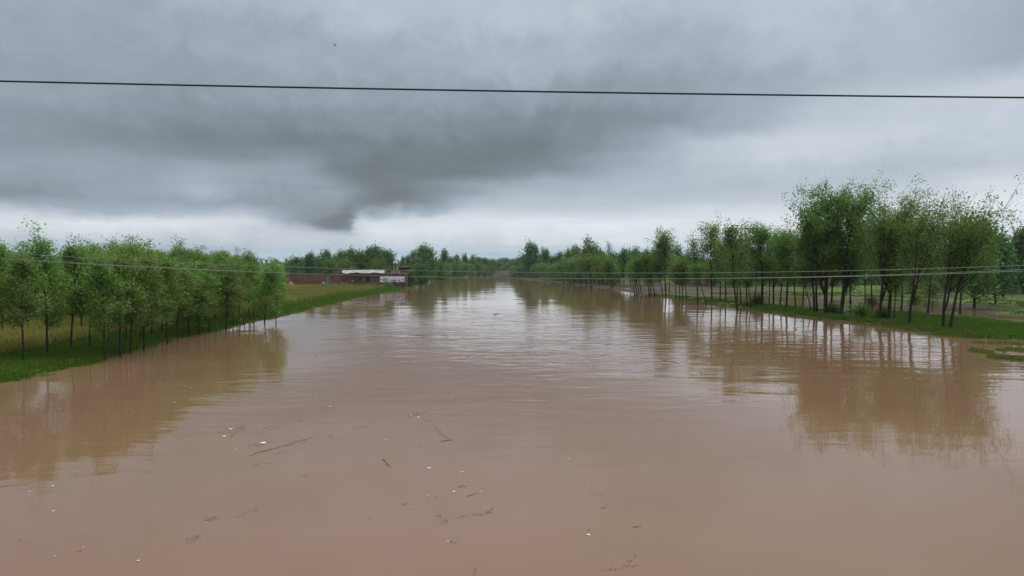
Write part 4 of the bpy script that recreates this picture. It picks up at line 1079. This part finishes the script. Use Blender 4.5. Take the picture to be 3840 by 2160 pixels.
def figure(label, loc, rotz, J, shirt, trousers, tunic_len):
    t = empty('person', loc, rotz)
    body('body', J, BONES, M['skin'], t)
    # clothes follow the body: tunic and trousers as tapered tubes over it
    P_ = lambda k: np.array(J[k][0])
    mb = MB()
    mb.tube([P_('pelvis') - (P_('chest') - P_('pelvis')) * tunic_len, P_('pelvis'), P_('waist'), P_('chest'), P_('neck') * .6 + P_('chest') * .4], [.23, .19, .175, .2, .09], 12)
    for s in ('_a', '_b'): mb.tube([P_('shoulder' + s) * .8 + P_('chest') * .2, P_('elbow' + s), P_('wrist' + s)], [.085, .07, .055], 8)
    mb.build('shirt', shirt, t, True)
    mb = MB()
    for s in ('_a', '_b'): mb.tube([P_('hip' + s) + np.array([0, 0, .06]), P_('knee' + s), P_('ankle' + s)], [.13, .1, .08], 8)
    mb.build('trousers', trousers, t, True)
    hd = P_('crown')
    MB().lathe([(.005, .115), (.06, .1), (.098, .05), (.104, -.02), (.09, -.06)][::-1], 10, hd - np.array([0, -.012, .04])).build('hair', M['hair'], t, True)
    nose = P_('head') + np.array([0, -.1, .03]); MB().box(nose, (.03, .04, .05), taper=.4).build('nose', M['skin'], t)
    return tag(t, label, 'person')
Jst = {'pelvis': ((0, 0, .92), .13), 'waist': ((0, 0, 1.1), .12), 'chest': ((0, .01, 1.33), .15), 'neck': ((0, 0, 1.5), .055), 'head': ((0, -.02, 1.6), .085), 'crown': ((0, -.01, 1.7), .075)}
for s, k in (('_a', -1), ('_b', 1)):
    Jst.update({'shoulder' + s: ((k * .19, .01, 1.43), .065), 'elbow' + s: ((k * .25, .03, 1.14), .045), 'wrist' + s: ((k * .24, -.04, .9), .032), 'hand' + s: ((k * .23, -.07, .8), .03),
                'hip' + s: ((k * .1, 0, .88), .095), 'knee' + s: ((k * .11, -.01, .49), .06), 'ankle' + s: ((k * .11, .02, .09), .042), 'toe' + s: ((k * .13, -.14, .04), .035)})
pl = pxy(1322, 1066, 304.4); zt = vz(1065.5, 304.4)
figure('person in grey shirt and dark trousers standing before the tall mud wall', (pl[0], 304.4, zt), .3, Jst, M['cloth_grey'], M['cloth_dark'], .25)
MB().box((pl[0], 304.6, zt - .6), (2.2, 1.3, 1.2), taper=.8, jit=.1, rng=vr)
o = MB().box((pl[0], 304.6, zt - .62), (2.4, 1.4, 1.24), taper=.75, jit=.08, rng=vr).build('earth_step', M['mud_dark']); tag(o, 'low mound of earth under the person in grey', 'mound')
# rider on a small motorbike by the gate
pb = pxy(1212, 1075, 303); bz = gz(pb[0], 303)
bike = empty('motorbike', (pb[0], 303, bz), R(8))
for x_ in (-.64, .64):
    a = np.linspace(0, 2 * np.pi, 19)
    wh = MB(); wh.tube(np.stack([x_ + .27 * np.cos(a), 0 * a, .3 + .27 * np.sin(a)], -1), np.full(19, .05), 6); wo = wh.build('wheel', M['rubber'], bike)
    sp = MB()
    for k in range(6):
        b_ = k * math.pi / 3; sp.tube([(x_ + .25 * math.cos(b_), 0, .3 + .25 * math.sin(b_)), (x_ - .25 * math.cos(b_), 0, .3 - .25 * math.sin(b_))], [.01, .01], 4)
    sp.build('spokes', M['bike_metal'], wo)
MB().tube([(-.62, 0, .3), (-.2, 0, .42), (.2, 0, .45), (.45, 0, .8)], [.03, .04, .04, .03], 8).build('frame', M['bike_metal'], bike)
MB().tube([(.05, 0, .78), (.2, 0, .82), (.38, 0, .76)], [.1, .13, .07], 10).build('tank', M['bike_red'], bike, True)
MB().tube([(-.6, 0, .8), (-.35, 0, .78), (0, 0, .76)], [.07, .1, .09], 10).build('saddle', M['rubber'], bike, True)
MB().box((0, 0, .42), (.3, .22, .26)).build('engine', M['bike_metal'], bike)
MB().tube([(.64, 0, .3), (.46, 0, .92)], [.035, .03], 6).build('fork', M['bike_metal'], bike)
MB().tube([(.38, -.34, 1.0), (.46, -.12, .96), (.46, .12, .96), (.38, .34, 1.0)], [.02, .02, .02, .02], 6).build('handlebar', M['rubber'], bike)
MB().lathe([(.005, 0), (.06, .02), (.1, .1), (.1, .14), (.005, .15)], 10, (0, 0, 0)).build('headlight', M['white'], bike).matrix_local = Matrix.Translation((.5, 0, .86)) @ Matrix.Rotation(R(90), 4, 'Y')
MB().box((-.5, -.2, .5), (.4, .12, .26)).build('side_panel', M['white'], bike)
bike.rotation_euler = (0, 0, R(180))
tag(bike, 'small motorbike standing in front of the grey gate under its rider', 'motorbike')
Jr = {'pelvis': ((0, 0, .9), .13), 'waist': ((0, -.05, 1.08), .12), 'chest': ((0, -.14, 1.3), .15), 'neck': ((0, -.2, 1.46), .055), 'head': ((0, -.24, 1.55), .085), 'crown': ((0, -.24, 1.66), .075)}
for s, k in (('_a', -1), ('_b', 1)):
    Jr.update({'shoulder' + s: ((k * .19, -.16, 1.39), .065), 'elbow' + s: ((k * .27, -.36, 1.16), .045), 'wrist' + s: ((k * .3, -.56, 1.06), .032), 'hand' + s: ((k * .31, -.63, 1.03), .03),
               'hip' + s: ((k * .12, 0, .87), .095), 'knee' + s: ((k * .2, -.36, .7), .06), 'ankle' + s: ((k * .18, -.18, .34), .042), 'toe' + s: ((k * .2, -.32, .29), .035)})
figure('person in white shirt and dark trousers sitting on the motorbike by the gate', (pb[0] + .22, 303, bz), R(-90), Jr, M['cloth_white'], M['cloth_dark'], .3)

# ------------------------------------------------------------------ buildings beyond the right bank
def rblock(name, u0, u1, vt, vb, Y, dep, mat, label, cat):
    x0, x1 = (u0 - 1920) / F * Y, (u1 - 1920) / F * Y; z1 = vz(vt, Y); z0 = vz(vb, Y)
    t = empty(name, ((x0 + x1) / 2, Y, z0))
    MB().box((0, dep / 2, (z1 - z0) / 2), (x1 - x0, dep, z1 - z0)).build('wall', M[mat], t)
    t['w'] = x1 - x0; t['h'] = z1 - z0
    return tag(t, label, cat)
t = rblock('tower_house', 2588, 2642, 970, 1068, 322, 8, 'roof_earth', 'tall weathered brown house half hidden by trees past the mud flat', 'house')
MB().box((0, 3.9, t['h'] + .1), (t['w'] + .4, 8.4, .2)).build('roof', M['roof_earth'], t)
MB().box((-.6, -.9, t['h'] * .64), (t['w'] + 1.6, 2.0, .18)).build('canopy', M['concrete'], t)
MB().box((-1.9, -.05, t['h'] * .24), (1.5, .14, 3.2)).build('door', M['blue_door'], t)
MB().box((.3, -.05, t['h'] * .26), (1.1, .14, 2.0)).build('window', M['concrete'], t)
MB().box((-.1, -.05, t['h'] * .52), (t['w'] * .7, .14, .7)).build('window', M['dark_void'], t)
MB().box((2.2, -.7, t['h'] * .21), (1.8, .6, 4.2)).build('pillar', M['brick_wall'], t)
MB().box((3.9, -.3, t['h'] * .19), (1.5, .4, 3.4)).build('side_wall', M['brick_red'], t)
t = rblock('brick_shed', 2436, 2463, 1024, 1060, 340, 4, 'brick_wall', 'small red brick shed with a whitewashed patch behind the thin stems', 'shed')
MB().box((0, 2, t['h'] + .1), (t['w'] + .4, 4.4, .2)).build('roof', M['roof_earth'], t)
MB().box((.5, -.05, t['h'] * .55), (1.4, .12, 1.2)).build('painted_panel', M['white'], t)
MB().box((-1.0, -.05, t['h'] * .4), (.8, .12, 1.8)).build('door', M['brick_red'], t)
t = rblock('boundary_wall', 3030, 3110, 1056, 1086, 250, .4, 'concrete', 'pale boundary wall glimpsed between the trunks behind the pond', 'wall')
for k in range(6): MB().box((-t['w'] / 2 + t['w'] * (k + .5) / 6, -.1, t['h'] / 2), (.35, .3, t['h'] + .15)).build('pier', M['brick_wall'], t)
t = rblock('boundary_wall', 3600, 3880, 1058, 1086, 236, .4, 'concrete', 'long low grey wall at the back of the green field', 'wall')
MB().box((0, 0.2, t['h'] + .08), (t['w'] + .2, .6, .16)).build('coping', M['concrete'], t)

# ------------------------------------------------------------------ overhead cables
def wire(name, pts_, Y, rad, mat, label, ext=36.0):
    P_ = np.array([pxy(u, v, Y) for u, v in pts_])
    k = np.polyfit(P_[:, 0], P_[:, 2], 2)
    half = abs(P_[:, 0]).max() + ext
    xs = np.linspace(-half, half, 140)
    path = np.stack([xs, np.full_like(xs, Y), np.polyval(k, xs)], -1)
    v, f = tube(path, np.full(len(xs), rad), 8)
    o = link(name, np_mesh(name, v, [f], [M[mat]], smooth=True))
    return tag(o, label, 'cable'), k
wire('power_cable', [(0, 304), (960, 325), (1920, 342), (2880, 355), (3840, 366)], 7.0, .0085, 'black_cable', 'thick black cable crossing the whole sky')
Wp = [(0, 949), (400, 970), (600, 980), (1040, 999), (1500, 1013.5), (2060, 1024), (2560, 1024), (3160, 1016), (3840, 995)]
wire('wire', Wp, 14.0, .0042, 'pale_wire', 'upper of the pale wires crossing before the river')
W2 = [(0, 974), (400, 993), (600, 1003), (1240, 1029), (1660, 1039), (2060, 1046), (2700, 1046), (3160, 1037), (3840, 1016)]
o2, kk = wire('wire', W2, 14.0, .0047, 'pale_wire', 'lowest pale wire crossing before the river, carrying a small clamp')
W3 = [(0, 969), (400, 990.5), (600, 1002), (1240, 1029), (1660, 1039.6), (2060, 1046.4), (2700, 1046), (3160, 1036), (3840, 1010)]
wire('wire', W3, 14.12, .0039, 'pale_wire', 'pale wire running close to the lowest one and parting from it at both ends')
cx = (3250 - 1920) / F * 14.0; cz = float(np.polyval(kk, cx))
mb = MB(); mb.box((cx, 14, cz + .015), (.05, .03, .07), rz=.2, taper=.6); mb.box((cx - .005, 14, cz - .035), (.03, .03, .03)); mb.build('clamp', M['pale_wire'], o2)

# bird
bp = pxy(1257, 170, 62.0); t = empty('bird', bp, R(30))
MB().tube([(0, .13, .01), (0, .08, 0), (0, 0, -.01), (0, -.09, 0), (0, -.13, .02), (0, -.155, .015)], [.012, .022, .036, .03, .02, .004], 8).build('body', M['bird'], t, True)
MB().add([(-.02, .12, .01), (.02, .12, .01), (.035, .22, .015), (-.035, .22, .015), (0, .14, .02)], [(0, 1, 2, 3), (0, 4, 1), (1, 4, 2), (2, 4, 3), (3, 4, 0)]).build('tail', M['bird'], t)
for s in (-1, 1):
    MB().add([(s * .02, -.06, .015), (s * .02, .05, .015), (s * .12, .045, .09), (s * .12, -.075, .09), (s * .2, .06, .14), (s * .02, 0, .0), (s * .12, -.02, .078)],
             [(0, 1, 2, 3), (3, 2, 4), (0, 5, 1), (1, 5, 6, 2), (0, 3, 6, 5), (3, 4, 6), (2, 6, 4)]).build('wing', M['bird'], t)
tag(t, 'small dark bird flying high in the grey sky', 'bird')

# ------------------------------------------------------------------ things adrift
def c8(x, y): return 600 + x * .6073, 1280 + y * .6073
def c4(x, y): return 1280 + x * .773, 1040 + y * .773
def c3(x, y): return x * .7314, 1100 + y * .7314
dr = np.random.default_rng(12)
whites = [(c8(*q), s) for q, s in (((800, 88), 14), ((895, 180), 12), ((985, 88), 12), ((193, 287), 8), ((90, 375), 10), ((430, 213), 5), ((955, 323), 8), ((1050, 404), 14), ((1570, 130), 10), ((1683, 390), 5), ((1550, 457), 12), ((1597, 470), 18),
    ((438, 543), 28), ((400, 588), 26), ((640, 630), 34), ((652, 548), 9), ((625, 552), 7), ((470, 665), 9), ((885, 700), 8), ((1392, 608), 9), ((1663, 784), 19), ((1858, 809), 12), ((1873, 807), 12), ((1925, 862), 9), ((1785, 848), 6), ((1817, 929), 16), ((1985, 927), 9), ((1650, 953), 7), ((1570, 1022), 9), ((1915, 1075), 8), ((1778, 1238), 13), ((288, 1120), 9))]
whites += [(c3(*q), s) for q, s in (((275, 1118), 16), ((153, 1018), 9), ((283, 1348), 9), ((430, 1302), 10), ((710, 1372), 22), ((82, 1082), 8), ((270, 990), 15))]
whites += [(c4(*q), s) for q, s in (((1101, 882), 10), ((1199, 1250), 18), ((1199, 1000), 9), ((1285, 1142), 9), ((172, 275), 8))]
special = {14: 'long white scrap floating above the left part of the long stick', 12: 'slim white scrap floating in the dark twig raft left of the long stick', 13: 'curved white scrap floating at the lower edge of the dark twig raft',
           11: 'pair of white flecks as one scrap beside the dark lump upstream of the stick', 36: 'thin white strip floating alone near the lower left', 40: 'bright torn white scrap floating alone at lower right of the middle'}
def scrap_mesh(i):
    v = np.array([(math.cos(a) * dr.uniform(.6, 1.1), math.sin(a) * dr.uniform(.5, 1.1)) for a in np.linspace(0, 2 * np.pi, 9)[:-1]])
    lo_ = np.c_[v * .92, np.full(8, -.12)]; hi_ = np.c_[v, .22 + dr.uniform(-.1, .2, 8)]; tp = np.array([[0, 0, .45]])
    mb = MB(); fs = [(j, (j + 1) % 8, 8 + (j + 1) % 8, 8 + j) for j in range(8)] + [(8 + j, 8 + (j + 1) % 8, 16) for j in range(8)] + [tuple(range(7, -1, -1))]
    mb.add(np.concatenate([lo_, hi_, tp]), fs); return mb.mesh('scrap', M['foam'])
SC = [scrap_mesh(i) for i in range(6)]
for i, ((u, v), s) in enumerate(whites):
    p = px(u, v, .0); w = s / F * p[1] * .36
    o = link('floating_scrap', SC[i % 6], None, (p[0], p[1], .01), dr.uniform(-.4, .4))
    o.scale = (w, w * dr.uniform(1.0, 1.6), w * .5)
    tag(o, special.get(i, 'small white scrap drifting on the brown water'), 'scrap', 'white scraps drifting on the river')
# sticks
def stick(a, b, rad, label, tw=True):
    A, B = px(*a), px(*b); n = 9; t = np.linspace(0, 1, n)
    path = A[None] + (B - A)[None] * t[:, None]; L = np.linalg.norm(B - A)
    path[:, :2] += dr.normal(size=(n, 2)) * L * .012; path[:, 2] = .012
    mb = MB(); mb.tube(path, rad * (1 - .6 * t), 6)
    if tw:
        for k in (2, 4, 6):
            d = np.array([dr.normal() * .5, dr.normal() * .5, .03]) * L * .14; mb.tube([path[k], path[k] + d], [rad * .5, rad * .2], 4)
    o = mb.build('floating_stick', M['twig']); return tag(o, label, 'stick', 'sticks drifting on the river')
stick(c8(540, 710), c8(955, 590), .010, 'long dark stick adrift, longest on the river')
stick(c8(1375, 730), c8(1420, 775), .016, 'short dark stick adrift pointing to the camera')
stick(c4(1413, 1213), c4(1456, 1208), .012, 'short straight stick adrift near the lower right', False)
stick(c4(742, 181), c4(768, 177), .10, 'dark log adrift far up the river', False)
stick(c8(1735, 618), c8(1808, 608), .022, 'dark blunt stick end adrift below the dark lump')
stick((3825, 1379), (3860, 1378), .03, 'dark stick adrift at the right picture edge', False)
stick((2490, 1352), (2548, 1364), .035, 'dark branch adrift before the right bank reflections')
stick(c8(1900, 957), c8(1952, 940), .012, 'small stick adrift inside the ring of flecks', False)
stick((2975, 1243), (2990, 1226), .05, 'thin twig standing out of the water off the right bank')
# dark leaf litter and twig flecks in drifting lines
segs = [c8(*a) + c8(*b) + (n_, w_) for a, b, n_, w_ in (((360, 570), (535, 515), 260, 9), ((420, 590), (535, 530), 160, 6), ((590, 700), (950, 590), 260, 5), ((620, 560), (790, 490), 130, 8), ((840, 490), (920, 480), 60, 4), ((970, 430), (1110, 405), 90, 4), ((900, 380), (960, 300), 50, 5), ((550, 650), (690, 620), 200, 8),
    ((565, 760), (680, 750), 50, 3), ((700, 695), (780, 680), 50, 4), ((860, 830), (925, 825), 34, 3), ((1030, 585), (1070, 580), 40, 4), ((1180, 548), (1340, 500), 80, 4), ((1530, 470), (1640, 430), 160, 7), ((1620, 470), (1700, 510), 50, 4), ((1700, 530), (1780, 612), 120, 5), ((1590, 640), (1610, 655), 14, 3),
    ((1375, 725), (1420, 775), 50, 4), ((1495, 1005), (1535, 1005), 30, 3), ((1660, 1000), (1740, 960), 36, 9), ((1720, 1080), (1780, 1130), 60, 8), ((1820, 1090), (2050, 1050), 150, 6), ((2020, 1060), (2055, 1035), 50, 5), ((1820, 912), (1905, 885), 60, 4), ((170, 1250), (245, 1200), 60, 7), ((270, 1110), (350, 1085), 50, 7),
    ((470, 1090), (600, 1035), 44, 8), ((100, 600), (200, 572), 60, 4), ((1780, 1240), (1840, 1240), 30, 4), ((1940, 1440), (1950, 1400), 34, 5), ((1770, 310), (1790, 325), 40, 5), ((950, 100), (1000, 85), 60, 4), ((900, 60), (1050, 40), 24, 4))]
segs += [c4(*a) + c4(*b) + (n_, w_) for a, b, n_, w_ in (((1185, 1040), (1280, 1060), 40, 6), ((1250, 1130), (1290, 1100), 30, 6), ((1270, 1420), (1440, 1395), 110, 8), ((1380, 1400), (1440, 1330), 50, 7), ((300, 380), (400, 384), 20, 3), ((60, 268), (80, 268), 30, 2), ((720, 245), (740, 246), 40, 3), ((270, 295), (285, 294), 16, 2), ((1180, 1225), (1215, 1235), 20, 4))]
segs += [c3(*a) + c3(*b) + (n_, w_) for a, b, n_, w_ in (((555, 905), (610, 888), 50, 5), ((150, 1000), (300, 990), 60, 5), ((960, 1260), (1030, 1245), 50, 6), ((1040, 1165), (1120, 1150), 50, 6), ((1295, 1105), (1325, 1115), 24, 6), ((400, 1340), (430, 1300), 16, 6), ((90, 1265), (140, 1275), 20, 5))]
cs = []
for (ua, va, ub, vb, n_, w_) in segs:
    n_ = int(n_ * .6); t = dr.beta(1.2, 1.2, n_)
    uu = ua + (ub - ua) * t + dr.normal(size=n_) * w_ * .9; vv_ = va + (vb - va) * t + dr.normal(size=n_) * w_ * .55 + 3 * np.sin(t * 7 + ua)
    for a, b in zip(uu, vv_): cs.append(px(a, b, .006))
for k in range(170):       # single flecks anywhere
    cs.append(px(dr.uniform(200, 2700), dr.uniform(1500, 2150), .006))
cs = np.array(cs); nC = len(cs)
a = dr.uniform(0, 6.28, nC); ln = dr.uniform(.025, .085, nC) * (cs[:, 1] / 30) ** .8; wd = ln * dr.uniform(.12, .4, nC)
da = np.stack([np.cos(a), np.sin(a) , 0 * a], -1) * ln[:, None] / 2; db = np.stack([-np.sin(a), np.cos(a), 0 * a], -1) * wd[:, None] / 2
up_ = np.array([0, 0, .012])
v = np.stack([cs - da, cs - db, cs + da, cs + db, cs + up_], 1).reshape(-1, 3)
i5 = np.arange(nC)[:, None] * 5
tri = np.concatenate([i5 + np.array([[0, 1, 4]]), i5 + np.array([[1, 2, 4]]), i5 + np.array([[2, 3, 4]]), i5 + np.array([[3, 0, 4]])])
o = link('leaf_litter', np_mesh('leaf_litter', v, [tri], [M['twig']]))
tag(o, 'dark flecks of leaves and twigs drifting in lines on the river', None, None, 'stuff')

# ------------------------------------------------------------------ air
hz_m = bpy.data.materials.new('haze'); hz_m.use_nodes = True
hn = hz_m.node_tree; hn.nodes.clear()
pv = hn.nodes.new('ShaderNodeVolumePrincipled'); pv.inputs['Color'].default_value = (0.86, 0.91, 0.96, 1)
pv.inputs['Density'].default_value = 0.00006
ho = hn.nodes.new('ShaderNodeOutputMaterial'); hn.links.new(pv.outputs[0], ho.inputs['Volume'])
hb = MB().box((-1000, 4300, 18), (8000, 9400, 41)).build('haze', hz_m)
tag(hb, 'thin damp air that pales the far trees', None, None, 'stuff')
